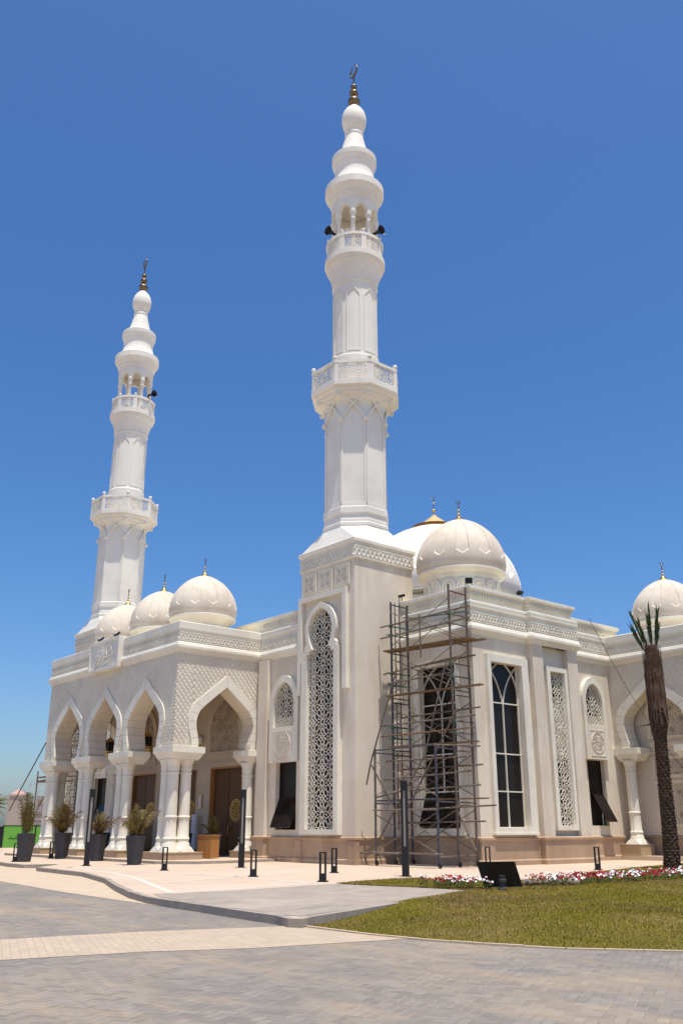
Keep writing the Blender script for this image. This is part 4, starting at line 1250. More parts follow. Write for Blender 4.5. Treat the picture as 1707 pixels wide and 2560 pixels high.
stroke([(.88, .02), (.70, -.20), (.45, -.34), (.2, -.40), (.05, -.46)], .075)
stroke([(.60, .25), (.72, .30), (.74, .16), (.60, .12), (.52, .02)], .06)
stroke([(-.30, -.02), (-.45, .02), (-.50, -.10), (-.38, -.18), (-.28, -.10), (-.40, -.28), (-.62, -.42), (-.80, -.44)], .075)
stroke([(-.52, .02), (-.66, .06), (-.72, -.04), (-.62, -.14)], .055); stroke([(-.70, -.20), (-.80, -.32), (-.92, -.46)], .06)
stroke([(.42, .34), (.50, .40), (.58, .36)], .05); stroke([(-.42, .22), (-.34, .28), (-.28, .24)], .05)
for u, z in ((-.55, .22), (.40, -.22), (-.15, -.48), (-.62, -.02), (.15, -.28)): m.bar(G, (u - .03, z), (u + .03, z + .02), .06, .28, .345)
m.build('calligraphy', MINW, PLQ)

# --- domes
def dome(name, cx, cy, z0, r, h, finh=0.9, npan=12, drum_r=0.74, material=DOME, panels=True, drum_h=0.9, cone=0.2, arches=True, fincol=GOLD, turn=-2):
    prof = [(0.925, -0.02), (0.965, 0.02), (1.0, 0.11), (1.005, 0.20), (0.985, 0.32), (0.93, 0.46), (0.835, 0.60), (0.70, 0.735), (0.52, 0.855), (0.32, 0.945), (0.13, 1.0)]
    q = catmull(prof, 6)
    def rad(t):
        x = t * (len(q) - 1); i = min(int(x), len(q) - 2); f = x - i
        return r * (q[i][0] * (1 - f) + q[i + 1][0] * f), z0 + h * (q[i][1] * (1 - f) + q[i + 1][1] * f)
    m = MB()
    if panels:
        sw = 0.56; tb0, tb1 = 0.29, 0.355; tt0, tt1 = 0.70, 0.91
        def tb(s): return tb0 + (tb1 - tb0) * min(1, abs(s) / sw)
        def tt(s): return tt1 - (tt1 - tt0) * min(1, abs(s) / sw)
        S = [-1, -.78, -sw, -.37, -.18, 0, .18, .37, sw, .78, 1]
        dep = 0.034 * r / 1.55
        def P(a, t, d=0.0):
            rr, z = rad(t)
            rr -= d
            return (cx + rr * math.cos(a), cy + rr * math.sin(a), z)
        def rows(lo, hi, n): return [lo + (hi - lo) * i / n for i in range(n + 1)]
        for k in range(npan):
            ac = 2 * PI * (k + .5) / npan; half = PI / npan
            A = lambda s: ac + s * half
            for s0, s1 in zip(S[:-1], S[1:]):
                ins = abs((s0 + s1) / 2) < sw
                parts = [(0.0, tb, 5), (tt, 1.0, 5)] + ([] if ins else [(tb, tt, 12)])
                for lo, hi, n in parts:
                    f0 = rows(lo(s0) if callable(lo) else lo, hi(s0) if callable(hi) else hi, n)
                    f1 = rows(lo(s1) if callable(lo) else lo, hi(s1) if callable(hi) else hi, n)
                    for i in range(n):
                        m.add([P(A(s0), f0[i]), P(A(s1), f1[i]), P(A(s1), f1[i + 1]), P(A(s0), f0[i + 1])], [(0, 1, 2, 3)])
                if ins:      # recessed field with chamfered edges
                    def PI_(s_, f):
                        lo, hi = tb(s_) + .020, tt(s_) - .016
                        return P(A(s_ * .91), lo + (hi - lo) * f, dep)
                    for i in range(12):
                        m.add([PI_(s0, i / 12), PI_(s1, i / 12), PI_(s1, (i + 1) / 12), PI_(s0, (i + 1) / 12)], [(0, 1, 2, 3)])
                    m.add([P(A(s0), tb(s0)), P(A(s1), tb(s1)), PI_(s1, 0), PI_(s0, 0)], [(0, 1, 2, 3)])
                    m.add([P(A(s0), tt(s0)), P(A(s1), tt(s1)), PI_(s1, 1), PI_(s0, 1)], [(0, 1, 2, 3)])
            for s_ in (-sw, sw):
                f = rows(tb(s_), tt(s_), 12); lo, hi = tb(s_) + .020, tt(s_) - .016
                for i in range(12):
                    m.add([P(A(s_), f[i]), P(A(s_), f[i + 1]), P(A(s_ * .91), lo + (hi - lo) * (i + 1) / 12, dep), P(A(s_ * .91), lo + (hi - lo) * i / 12, dep)], [(0, 1, 2, 3)])
        # merge shared edges so the shell shades smoothly
        D = m.build(name, material, MOS, True, 20, merge=True)
        D.location = (-XC, -23.2, 0)
    else:
        m.lathe(cx, cy, [rad(i / 40) for i in range(41)], 64)
        D = mos(m, name, material, True)
    c = MB()
    c.lathe(cx, cy, [(drum_r * r, z0 - .38), (drum_r * r * 1.03, z0 - .33), (r * .86, z0 - .20), (r * .955, z0 - .13), (r * .985, z0 - .08), (r * .985, z0 - .01), (r * .95, z0 + .03), (r * .9, z0 + .04)], 64)
    c.build('collar', TRIM, D, True, 30)
    c = MB()
    dr = drum_r * r
    c.lathe(cx, cy, [(dr, z0 - .38 - drum_h), (dr, z0 - .36)], 64)
    if arches:
        n = 16
        for k in range(n):
            G0 = cyl_map(2 * PI * k / n, dr)
            G = lambda u, z, d, G0=G0: tuple(a + b for a, b in zip(G0(u, z, d), (cx, cy, 0)))
            w_ = 2 * PI * dr / n
            for hw, d1, ww in ((w_ * .40, .07, w_ * .16), (w_ * .24, .045, w_ * .08)):
                zt = z0 - .52 - (0 if hw > w_ * .3 else .10); pts = [(hw * math.cos(t), zt - hw * 1.15 + hw * 1.15 * math.sin(t)) for t in [PI * i / 8 for i in range(9)]]
                pts = [(hw, z0 - .38 - drum_h)] + pts + [(-hw, z0 - .38 - drum_h)]
                for a, b in zip(pts[:-1], pts[1:]): c.bar(G, a, b, ww, 0, d1, ext=.01)
    c.build('drum', TRIM, D, True, 30)
    # finial
    f = MB(); zt = z0 + h
    f.lathe(cx, cy, [(0.165 * r * cone / .2, zt - .02), (.13 * r * cone / .2, zt + .04), (0.07 * r, zt + .12), (0.04 * r, zt + .19), (.03, zt + .2)], 20)
    k = finh
    f.lathe(cx, cy, [(.028, zt + .1), (.022, zt + .85 * k)], 8, 1)
    f.ball(cx, cy, zt + .32 * k, .065 * k); f.ball(cx, cy, zt + .50 * k, .05 * k); f.ball(cx, cy, zt + .72 * k, .028 * k)
    fo = f.build('finial', [fincol, BRONZE], D, True)
    c = MB(); n = 18
    pts = [(0.072 * k * math.cos(R(115 + 310 * i / n)), .072 * k * math.sin(R(115 + 310 * i / n)) + zt + .92 * k) for i in range(n + 1)]
    ca, sa = math.cos(R(turn)), math.sin(R(turn))
    for i in range(n):
        c.tube((cx + pts[i][0] * ca, cy + pts[i][0] * sa, pts[i][1]), (cx + pts[i + 1][0] * ca, cy + pts[i + 1][0] * sa, pts[i + 1][1]), .010 + .014 * math.sin(PI * (i + .5) / n), 5)
    c.build('crescent', BRONZE, fo)
    return D
for x in doorsX: dome('dome', x, 21.68, 10.38, 1.555, 2.04, drum_h=1.1)
dome('dome', -25.0, 27.6, 11.25, 1.87, 2.45, 0.95, drum_h=1.3, drum_r=.82, turn=45)
dome('dome', -21.85, 38.05, 10.20, 1.56, 2.02, turn=40)
dome('main_dome', -39.5, 41.2, 14.6, 5.3, 5.30, 2.4, 16, .92, MDOME, True, 5.0, .35, False)
# gold cap of the main dome
m = MB(); m.lathe(-39.5, 41.2, [(1.20, 19.72), (1.22, 19.86), (1.16, 19.92), (.16, 20.70), (.12, 20.8)], 40); mos(m, 'dome_cap', GOLDC, True, 30)

# --- side portico on the right
m = MB()
SX0, SX1 = WX - .05, -18.9
scx = -21.80
F = FY(SPY)
a, o = arch(scx, 1.02)
a = [(u, z + .16) for u, z in a]; o = [(u, z + .16) for u, z in o]
poly = [(SX0, ZT), (SX0, 4.56)] + list(reversed(a)) + [(SX1, 4.56), (SX1, ZT)]
polo = [(WX + .02, ZT), (WX + .02, 4.56)] + list(reversed(o)) + [(SX1, 4.56), (SX1, ZT)]
m.prism(F, poly, -.7, 0.0)
AW = mos(m, 'arcade_wall', WALL)
m = MB(); diamonds(m, F, polo, .114, .135, .024, .017, (scx, 7.62)); m.build('diamond_relief', TRIM, AW)
m = MB(); m.strip(F, a, o, 0.0, .07); AB = m.build('arch_band', TRIM, AW)
jl = MB()
n = len(a)
for i in range(2, n - 1, 4):
    jl.bar(F, a[i], o[i], .014, .069, .0715)
    p = a[i]; e = (a[i + 1][0] - a[i - 1][0], a[i + 1][1] - a[i - 1][1]); L = math.hypot(*e)
    nx, nz = e[1] / L, -e[0] / L
    if nx * (scx - p[0]) + nz * (5.6 - p[1]) < 0: nx, nz = -nx, -nz
    jl.add([F(p[0] + nx * .0025 + sg * e[0] / L * .007, p[1] + nz * .0025 + sg * e[1] / L * .007, dd) for dd in (-.7, .07) for sg in (-1, 1)], [(0, 1, 3, 2)])
jl.build('masonry_joints', JOINT, AB)
# wall at the back of the niche with relief panels
m = MB(); Y2 = SPY + 1.0; F2 = FY(Y2)
m.box(WX - .1, SX1, Y2, Y2 + .3, 0, ZT)
m.box(SX1 - .3, SX1, SPY + .7, 41, 0, ZT); m.box(WX, SX1 - .3, SPY + .7, 41, ZT - .01, ZT + .3)
m.box(WX - .2, SX1 - .05, SPY + .25, 41, 9.2, 9.48)
mos(m, 'niche_wall', RELIEF)
m = MB()
tin = pointed(-21.55, 1.02, 6.0, 7.0, 5.05, 10); tout = pointed(-21.55, 1.22, 6.05, 7.22, 4.95, 10)
m.prism(F2, [tout, tin], 0.0, .09)
m.pbox(F2, -22.85, -20.25, 4.62, 4.80, 0, .08); m.pbox(F2, -22.85, -20.25, 4.30, 4.40, 0, .06)
for z0, z1 in ((1.30, 3.20), (3.30, 4.20)):
    m.prism(F2, [[(-22.72, z0), (-20.40, z0), (-20.40, z1), (-22.72, z1)], [(-22.56, z0 + .14), (-20.56, z0 + .14), (-20.56, z1 - .14), (-22.56, z1 - .14)]], 0.0, .07)
P_ = mos(m, 'niche_panel', RELIEF)
m = MB(); star_lattice(m, F2, tin, .66, (-21.55, 5.75), 45, .04, 0.001, .045)
for z0, z1 in ((1.44, 3.06), (3.44, 4.06)): star_lattice(m, F2, [(-22.56, z0), (-20.56, z0), (-20.56, z1), (-22.56, z1)], .62 if z0 < 3 else .42, (-21.55, (z0 + z1) / 2), 45, .036 if z0 < 3 else .028, .001, .045)
m.build('star_relief', RELIEF, P_)
m = MB(); m.sweep([(WX, Y2), (SX1 - .3, Y2)], pprof()); mos(m, 'plinth', PLINTH)
m = MB(); m.box(WX + .13, SX1 + 1, SPY - .42, 41, 0, .17); mos(m, 'portico_step', [TILE])
for xx in (-23.30, -20.30):
    column(xx, SPY + .18, (.615, 4.025))
    m = MB(); pr_ = [(-0.14, 4.02), (-0.14, 4.07), (-0.10, 4.10), (-0.02, 4.26), (0.0, 4.28), (0.03, 4.30), (0.03, 4.56)]
    x0, x1, y0, y1 = xx - .60, xx + .62, SPY - .13, SPY + .78
    if xx < -22: x0 = WX + .004
    m.sweep([(x0, y0), (x1, y0), (x1, y1), (x0, y1)], pr_, True)
    for z, e in ((4.558, .03), (4.022, -.14)): m.add([(x0 - e, y0 - e, z), (x1 + e, y0 - e, z), (x1 + e, y1 + e, z), (x0 - e, y1 + e, z)], [(0, 1, 2, 3)])
    mos(m, 'impost_block', TRIM)
    pad(xx - .52, xx + .50, SPY - .40, SPY + .62, .17, .62)

# ================================================================== things near the building
# scaffolding by the bay
SC = empty('scaffolding', (-23.6, 24.0, 0), 'tall rusty blue and brown steel scaffolding standing in front of the big dark window', 'scaffolding')
def splace(x, y, z):      # survey correction: the scaffold stands close against the bay wall
    k = (-22.2 - x) / 2.8
    return (x - .45 - .42 * k, y + .46 + .36 * k, z * 1.03)
def spart(mb, name, mats):
    mb.v = [splace(*v) for v in mb.v]
    o = mb.build(name, mats, SC, True, 50); o.location = (23.6, -24.0, 0); return o
POSTS = [((-25.0, 23.5), 9.5, BLUE), ((-25.05, 24.45), 9.5, BLUE), ((-22.3, 23.9), 9.65, RUST), ((-22.4, 24.95), 9.7, RUST), ((-24.87, 22.44), 3.9, GREYST), ((-22.04, 22.66), 3.92, BLUE)]
for (x, y), h, mt in POSTS:
    m = MB(); m.tube((x, y, .12), (x, y, h), .042, 8)
    for z in (1.95, 3.85, 5.75, 7.6):
        if z < h: m.tube((x, y, z - .06), (x, y, z + .06), .048, 8, 1)
    spart(m, 'upright', [mt, RUST])
    m = MB()
    m.v = []; t = MB(); t.lathe(0, 0, [(.075, -.025), (.085, 0), (.075, .025)], 14); m.add([(x + v[0] + .04, y + v[2], v[1] + .085) for v in t.v], t.f); m.box(x - .03, x + .03, y - .035, y + .035, .08, .2)
    spart(m, 'castor', BLACK)
A, B, C_, D_, E_, G_ = [p[0] for p in POSTS]
def lerp2(p, q, t): return (p[0] + (q[0] - p[0]) * t, p[1] + (q[1] - p[1]) * t)
for lvl, zz in enumerate((0.35, 1.95, 2.05, 3.75, 3.92, 5.65, 5.82, 7.5, 7.7, 9.4)):
    for (p, q, hm) in ((A, B, BLUE), (C_, D_, RUST)):
        m = MB(); m.tube((*p, zz), (*q, zz), .027, 6); spart(m, 'frame_rail', [hm if lvl < 9 else (BLUE if p is A else REDST)])
for zz in (0.35, 2.05, 3.78):
    for p, q in ((E_, A), (G_, C_), (E_, G_)):
        m = MB(); m.tube((*p, zz + (.08 if p is E_ and q is G_ else 0)), (*q, zz + (.08 if p is E_ and q is G_ else 0)), .027, 6); spart(m, 'frame_rail', [GREYST if zz < 1 else BLUE])
for zz in (4.35, 4.75, 6.3, 6.75, 8.2, 8.55):    # short putlogs across the frames
    for p, q, k in ((A, B, 0), (C_, D_, 1)):
        a = lerp2(p, q, -.25); b = lerp2(p, q, 1.1)
        m = MB(); m.tube((*a, zz), (*b, zz + .02), .030, 6); m.box(p[0] - .06, p[0] + .06, p[1] - .06, p[1] + .06, zz - .05, zz + .05, 1); spart(m, 'putlog', [RUST if k else GREENST, GREENST])
LED = [(-25.4, 24.45, 7.05, -22.0, 24.95, 7.1, 0), (-25.4, 24.45, 5.2, -21.9, 24.95, 5.25, 0), (-25.4, 24.45, 3.3, -21.9, 24.95, 3.3, 0), (-25.4, 24.45, 1.4, -21.9, 24.95, 1.45, 2), (-25.35, 23.45, 6.75, -21.9, 23.85, 6.9, 0), (-25.3, 23.45, 3.55, -21.7, 23.85, 3.5, 0), (-25.5, 23.45, 8.59, -21.2, 23.8, 8.57, 0), (-25.5, 23.45, 8.15, -21.2, 23.8, 8.16, 0), (-25.0, 24.4, 8.95, -22.2, 24.75, 8.72, 1), (-25.1, 23.45, 6.37, -22.1, 23.85, 6.40, 2), (-25.57, 23.45, 4.84, -21.2, 23.85, 4.82, 2), (-25.55, 23.45, 4.46, -21.3, 23.85, 4.42, 3), (-25.5, 23.45, 2.89, -21.5, 23.85, 3.03, 2), (-24.9, 23.45, 2.47, -21.1, 23.85, 2.57, 2), (-24.45, 23.45, 1.82, -20.5, 23.85, 1.92, 0), (-22.83, 23.4, 3.95, -21.1, 23.9, 3.80, 2), (-25.1, 22.42, 0.43, -21.75, 22.62, 0.44, 2), (-26.1, 22.4, .40, -23.6, 22.45, .42, 2), (-24.9, 22.42, 1.82, -22.0, 22.64, 1.80, 2)]
CM = [RUST, GREENST, GREYST, PLANK]
for x0, y0, z0, x1, y1, z1, k in LED:
    m = MB(); m.tube((x0, y0 - .06, z0), (x1, y1 - .06, z1), .029, 6); spart(m, 'ledger', [CM[k]])
for zl in (0.45, 2.3, 4.1, 5.95, 7.75):
    for p, q in ((A, C_), (B, D_)):
        for s_ in (0, 1):
            a, b = (p, q) if s_ else (q, p)
            if zl > 7 and p is B and not s_: pass
            m = MB(); m.tube((a[0], a[1] - .05, zl), (b[0], b[1] - .05, min(zl + 1.35, 9.4)), .016, 5); spart(m, 'cross_brace', [GREYST if (s_ + int(zl)) % 2 else RUST])
for p, q in ((E_, G_),):
    for zl in (0.45, 2.25):
        for s_ in (0, 1):
            a, b = (p, q) if s_ else (q, p)
            m = MB(); m.tube((a[0], a[1] - .05, zl), (b[0], b[1] - .05, zl + 1.25), .016, 5); spart(m, 'cross_brace', [GREYST])
for x0, y0, z0, x1, y1, z1, k in [(-22.05, 23.4, 6.83, -23.22, 23.3, 3.48, 2), (-26.15, 23.2, .14, -23.15, 23.4, 3.78, 0), (-24.30, 23.3, 1.61, -21.96, 23.7, 5.06, 0), (-21.86, 23.5, 1.71, -21.02, 23.3, .55, 0), (-24.16, 23.5, 8.99, -24.14, 23.5, 7.28, 0), (-23.45, 23.5, 8.68, -23.42, 23.5, 7.09, 0), (-25.04, 22.4, 3.49, -23.68, 22.5, 6.62, 2), (-25.3, 22.4, 2.7, -25.04, 22.4, 3.49, 2), (-25.01, 22.4, 3.36, -23.94, 22.5, 1.81, 0), (-24.87, 22.45, 2.24, -23.86, 23.4, 2.59, 2)]:
    m = MB(); m.tube((x0, y0, z0), (x1, y1, z1), .030, 6); spart(m, 'raking_prop', [CM[k]])
for z0, z1, mt in ((5.95, 9.5, BLUE), (4.0, 5.7, BLUE), (1.2, 3.85, REDST)):
    m = MB()
    y0, y1 = 23.72, 23.96
    for y in (y0, y1): m.tube((-25.0, y, z0), (-25.0, y, z1), .021, 6)
    n = int((z1 - z0) / .36)
    for i in range(1, n + 1): m.tube((-25.0, y0, z0 + i * .36 - .15), (-25.0, y1, z0 + i * .36 - .15), .015, 5)
    spart(m, 'access_ladder', [mt])
# planks resting on the scaffold
k = 0
for z, x0, x1, lb in ((7.60, -25.5, -21.4, 'topmost pair of boards'), (5.90, -25.6, -21.2, 'single weathered plank on the second highest level of the scaffolding'), (4.02, -25.3, -21.35, 'single weathered plank at the third level of the scaffolding from the top'), (2.15, -25.1, -21.2, 'lowest weathered plank lying across the scaffolding')):
    for j in range(3 if z > 7 else 1):
        m = MB(); w_ = .23; y0 = 23.62 + j * .27 + (0 if z > 7 else .08)
        dx = random.uniform(-.12, .12)
        m.box(-(x1 - x0) / 2, (x1 - x0) / 2, -w_ / 2, w_ / 2, 0, .045)
        o = m.build('plank', PLANK); o.location = splace((x0 + x1) / 2 + dx, y0 + .25, z); o.rotation_euler = (random.uniform(-.04, .04), random.uniform(-.008, .008), R(7.5) + random.uniform(-.02, .02))
        tag(o, ('%s board of the topmost platform laid across the scaffolding' % ('outer', 'middle', 'inner')[j]) if z > 7 else lb, 'plank', 'scaffolding planks')

# far scaffold behind the left end of the portico
S2 = empty('scaffolding', (-49.6, 21.4, 0), 'thin brown scaffolding partly hidden behind the left end of the portico', 'scaffolding')
m = MB()
def s2(mb, name, mats):
    o = mb.build(name, mats, S2, True, 50); o.location = (49.6, -21.4, 0); return o
Q = [(-51.8, 21.2), (-49.2, 21.2), (-51.8, 22.4), (-49.2, 22.4)]
for i, p in enumerate(Q):
    m = MB(); m.tube((*p, 0), (*p, 7.4 if i != 0 else 4.3), .036, 6); s2(m, 'upright', [BLUE if i % 2 else RUST])
for zz in (1.6, 1.95, 3.7, 3.95, 5.6, 5.85, 7.2):
    for a, b in ((0, 1), (2, 3), (0, 2), (1, 3)):
        if zz > 4.2 and 0 in (a, b): continue
        m = MB(); m.tube((*Q[a], zz), (*Q[b], zz + .04), .028, 6); s2(m, 'ledger', [RUST if (a + b) % 2 else PLANK])
for zl in (0.3, 2.1, 3.9, 5.7):
    m = MB(); m.tube((*Q[2], zl), (*Q[3], zl + 1.6), .016, 5); s2(m, 'cross_brace', [RUST]); m = MB(); m.tube((*Q[3], zl), (*Q[2], zl + 1.6), .016, 5); s2(m, 'cross_brace', [RUST])
m = MB(); m.tube((-53.9, 20.6, 2.2), (-49.9, 21.1, 6.6), .035, 6); s2(m, 'raking_prop', [RUST])
m = MB(); m.tube((-53.2, 21.0, .2), (-50.4, 21.1, 2.9), .03, 6); s2(m, 'raking_prop', [RUST])
m = MB(); m.tube((-51.9, 21.3, 3.75), (-48.5, 21.4, 3.9), .04, 6); s2(m, 'ledger', [PLANK])

# planters and potted palms
def planter(x, y, z, h, label, rz=0.35, w0=.18, w1=.262, group='charcoal planters by the portico'):
    o = empty('planter', (x, y, z), label, 'planter', group, rz)
    m = MB()
    vs = [(sx * w0, sy * w0, 0) for sx, sy in ((-1, -1), (1, -1), (1, 1), (-1, 1))] + [(sx * w1, sy * w1, h) for sx, sy in ((-1, -1), (1, -1), (1, 1), (-1, 1))] + [(sx * (w1 - .03), sy * (w1 - .03), h) for sx, sy in ((-1, -1), (1, -1), (1, 1), (-1, 1))] + [(sx * (w1 - .05), sy * (w1 - .05), h - .12) for sx, sy in ((-1, -1), (1, -1), (1, 1), (-1, 1))]
    fs = [(3, 2, 1, 0)]
    for L in (0, 4, 8):
        for i in range(4): fs.append((L + i, L + (i + 1) % 4, L + 4 + (i + 1) % 4, L + 4 + i))
    m.add(vs, fs); m.build('pot', POT, o)
    m = MB(); e = w1 - .045; m.add([(-e, -e, h - .07), (e, -e, h - .07), (e, e, h - .07), (-e, e, h - .07)], [(0, 1, 2, 3)]); m.build('soil', SOIL, o)
    return o
def potted_palm(x, y, z, h, label, seed, n=16, upright=0.5, dry=.4):
    rn = random.Random(seed)
    o = empty('potted_palm', (x, y, z), label, 'potted plant', 'potted palms by the portico')
    G1 = MB(); G2 = MB(); stems = MB()
    for i in range(n):
        a = rn.uniform(0, 2 * PI); L = h * rn.uniform(.55, 1.1); lean = rn.uniform(.05, 1.0) * (1 - upright) + .06
        g = G2 if rn.random() < dry else G1
        pts = []
        bx, by = rn.gauss(0, .05), rn.gauss(0, .05)
        droop = rn.uniform(.15, .6)
        for k in range(9):
            t = k / 8
            rr = L * lean * (t ** 1.3) * 1.0
            zz = L * (t * (1 - .15 * lean) - droop * lean * t ** 3)
            pts.append(Vector((bx + rr * math.cos(a), by + rr * math.sin(a), zz)))
        for p, q in zip(pts[:-1], pts[1:]): stems.tube(p, q, .010, 4)
        for k in range(2, 9):
            for rep in range(5):
                b = pts[k].lerp(pts[k - 1], rep / 5.0)
                d = (pts[k] - pts[k - 1]).normalized()
                side = d.cross(Vector((0, 0, 1)))
                if side.length < .1: side = Vector((math.cos(a + 1.57), math.sin(a + 1.57), 0))
                side.normalize()
                for s_ in (-1, 1):
                    ll = L * .30 * (1.1 - abs(k / 8 - .55)) * rn.uniform(.7, 1.2)
                    tip = b + side * s_ * ll * .65 + d * ll * .6 + Vector((0, 0, -ll * rn.uniform(.2, .95)))
                    wv = d * .013
                    g.add([b - wv, b + wv, tip], [(0, 1, 2)])
    G1.build('fronds', POTL, o, recalc=False); G2.build('dry_fronds', POTD, o, recalc=False); stems.build('stems', STUB, o)
    return o
pots = [(-37.52, 15.16, 0, 1.06, 'charcoal planter beside the second low bollard at the far left, tallest palm in it', 1.6, .78, .35, 16, 11),
        (-40.2, 17.88, 0.0, 1.07, 'charcoal planter standing before the second pier of the portico from the left', 1.35, .30, .5, 24, 23),
        (-36.55, 17.78, 0, 1.03, 'charcoal planter just right of the tall lamp post, before the third pier from the left', 1.05, .2, .65, 22, 35),
        (-31.9, 17.0, 0, 1.00, 'large charcoal planter before the rightmost front arch', 1.3, .30, .3, 22, 47)]
plab = ['tall upright potted palm at the far left of the plaza', 'bushy yellowing potted palm before the second pier from the left', 'small dry potted palm right of the tall lamp post', 'green potted palm in front of the rightmost front arch']
for (x, y, z, h, lb, ph, up, dr, n, sdv), pl_ in zip(pots, plab):
    planter(x, y, z, h, lb, rz=.15 + .2 * (sdv % 3))
    potted_palm(x, y, z + h - .08, ph, pl_, sdv, n, up, dr)
bpots = [(-36.9, 22.0, 'dark planter inside the portico behind the right front arch', 'dark potted palm inside the portico behind the right front arch'), (-40.9, 21.6, 'dark planter inside the portico behind the middle arch', None), (-44.6, 21.9, 'dark planter inside the portico behind the left front arch', None), (-34.55, 22.0, 'dark planter inside the portico beside the wooden cabinet', 'leafy potted palm behind the corner columns beside the cabinet')]
for i, (x, y, lb, pb) in enumerate(bpots):
    planter(x, y, .1, .95, lb)
    if pb: potted_palm(x, y, .97, .8, pb, 60 + i, 16, .45, .15)
# wooden cabinet
o = empty('cabinet', (-33.45, 21.1, .1), 'varnished wooden cabinet standing under the right arch of the portico', 'cabinet', None, .16)
m = MB(); m.box(-.40, .40, -.22, .22, .03, .86); m.build('carcass', WOOD, o)
m = MB(); m.box(-.43, .43, -.25, .25, .86, .90); m.build('top', WOOD, o)
for x in (-.2, .2):
    m = MB(); m.box(x - .185, x + .185, -.235, -.22, .07, .72); m.build('door', WOOD, o)
for x in (-.2, .2):
    m = MB(); m.box(x - .185, x + .185, -.235, -.22, .74, .845); m.build('drawer', WOOD, o)
# white notice stand between the doors, with a gold wall sign above
o = empty('notice_board', (-37.62, 22.9, .1), 'pale white notice board leaning by the doors inside the portico', 'board')
m = MB(); m.box(-.17, .17, -.03, .03, .25, 1.75); m.build('panel', WHITEB, o); m = MB(); m.box(-.17, -.13, -.04, .1, 0, .25); m.box(.13, .17, -.04, .1, 0, .25); m.build('leg', GREYST, o)
o = empty('wall_plate', (-37.55, 23.17, 2.1), 'small gold plate on the wall between the portico doors', 'sign')
m = MB(); m.box(-.13, .13, -.04, 0, 0, .62); m.build('plate', GOLD, o)
m = MB(); m.box(-.09, .09, -.05, -.04, .08, .54); m.build('face', WHITEB, o)

# hanging lanterns and wall lamps in the portico
def lantern(x, y, ztop, zlow, label):
    o = empty('hanging_lantern', (x, y, zlow), label, 'lantern', 'brass lanterns hanging in the portico')
    H_ = 1.05
    m = MB(); m.tube((0, 0, H_), (0, 0, ztop - zlow), .012, 5); m.build('chain', BLACK, o)
    m = MB(); m.lathe(0, 0, [(.27, .26), (.25, .30), (.25, .34), (.27, .34)], 8); m.lathe(0, 0, [(.26, .78), (.24, .82), (.12, .95), (.04, 1.0), (.03, 1.06)], 8); m.lathe(0, 0, [(.05, .0), (.16, .03), (.30, .05), (.30, .24), (.27, .27)], 8); m.build('brass_body', GOLD, o)
    m = MB(); m.lathe(0, 0, [(.21, .33), (.23, .55), (.21, .79)], 8); m.build('glass', GLASS, o)
    m = MB()
    for k in range(8):
        a = 2 * PI * k / 8; m.tube((.235 * math.cos(a), .235 * math.sin(a), .32), (.24 * math.cos(a), .24 * math.sin(a), .8), .015, 4)
    m.build('ribs', BRONZE, o)
for x, y, lb in ((-35.75, 21.3, 'brass hanging lantern seen through the right arches of the portico'), (-39.55, 21.3, 'brass hanging lantern in the middle of the portico'), (-43.35, 21.3, 'brass hanging lantern at the left end of the portico')):
    lantern(x, y, 8.05, 4.55, lb)
for x, lb in ((-37.62, 'small brass wall lamp right of the corner lantern between two doors'), (-41.45, 'small brass wall lamp between the middle and left doors')):
    o = empty('wall_lamp', (x, 23.05, 4.95), lb, 'wall lamp', 'wall lamps in the portico')
    m = MB(); m.tube((0, .15, .35), (0, 0, .42), .018); m.lathe(0, 0, [(.02, -.02), (.08, .02), (.10, .08)], 8); m.lathe(0, 0, [(.10, .34), (.03, .44)], 8); m.build('bracket', GOLD, o)
    m = MB(); m.lathe(0, 0, [(.085, .08), (.10, .34)], 8); m.build('glass', LAMPG, o)

# bollards and tall lamp posts
def post_light(name, h, slot0, w_, dpt):
    m = MB(); m.box(-w_ / 2 - .045, w_ / 2 + .045, -dpt / 2 - .045, dpt / 2 + .045, 0, .012)
    bolts = []
    P0 = MB()
    P0.box(-w_ / 2, w_ / 2, -dpt / 2, dpt / 2, .012, slot0)
    s_ = w_ * .25
    P0.box(-w_ / 2, -w_ / 2 + s_, -dpt / 2, dpt / 2, slot0, h - (.03 if h < 1 else .28)); P0.box(w_ / 2 - s_, w_ / 2, -dpt / 2, dpt / 2, slot0, h - (.03 if h < 1 else .28))
    P0.box(-w_ / 2, w_ / 2, -dpt / 2, dpt / 2, h - (.03 if h < 1 else .28), h)
    B_ = MB()
    for sx in (-1, 1):
        for sy in (-1, 1): B_.lathe(sx * (w_ / 2 + .025), sy * (dpt / 2 + .025), [(.014, .012), (.014, .035)], 6)
    return m, P0, B_
def make_post(name, h, slot0, w_, dpt, label, cat, group, diff):
    o = empty(name, (0, 0, 0), label, cat, group)
    a, b, c = post_light(name, h, slot0, w_, dpt)
    a.build('base_plate', BLACK, o); b.build('frame', BLACK, o); c.build('bolts', GREYST, o)
    if diff:
        m = MB(); m.box(-w_ * .18, w_ * .18, -dpt * .12, dpt * .12, slot0, h - .28); m.build('light_panel', DIFF, o)
    return o
bol = [(-18.96, 15.34, .12, 'black bollard light nearest the camera at the edge of the grey path'), (-22.44, 18.59, .12, 'black bollard light just behind the nearest one, before the tower'), (-27.14, 15.53, .05, 'black bollard light before the corner columns of the portico'), (-22.12, 15.44, .10, 'black bollard light right of the middle lamp post'), (-41.0, 17.77, .05, 'low black bollard light beside the planter at the second pier'), (-37.75, 14.88, .05, 'low black bollard light beside the planter at the far left'), (-20.97, 23.81, .35, 'black bollard light behind the tilted black board'), (-18.54, 26.28, .75, 'black bollard light at the flower bed left of the palm trunk')]
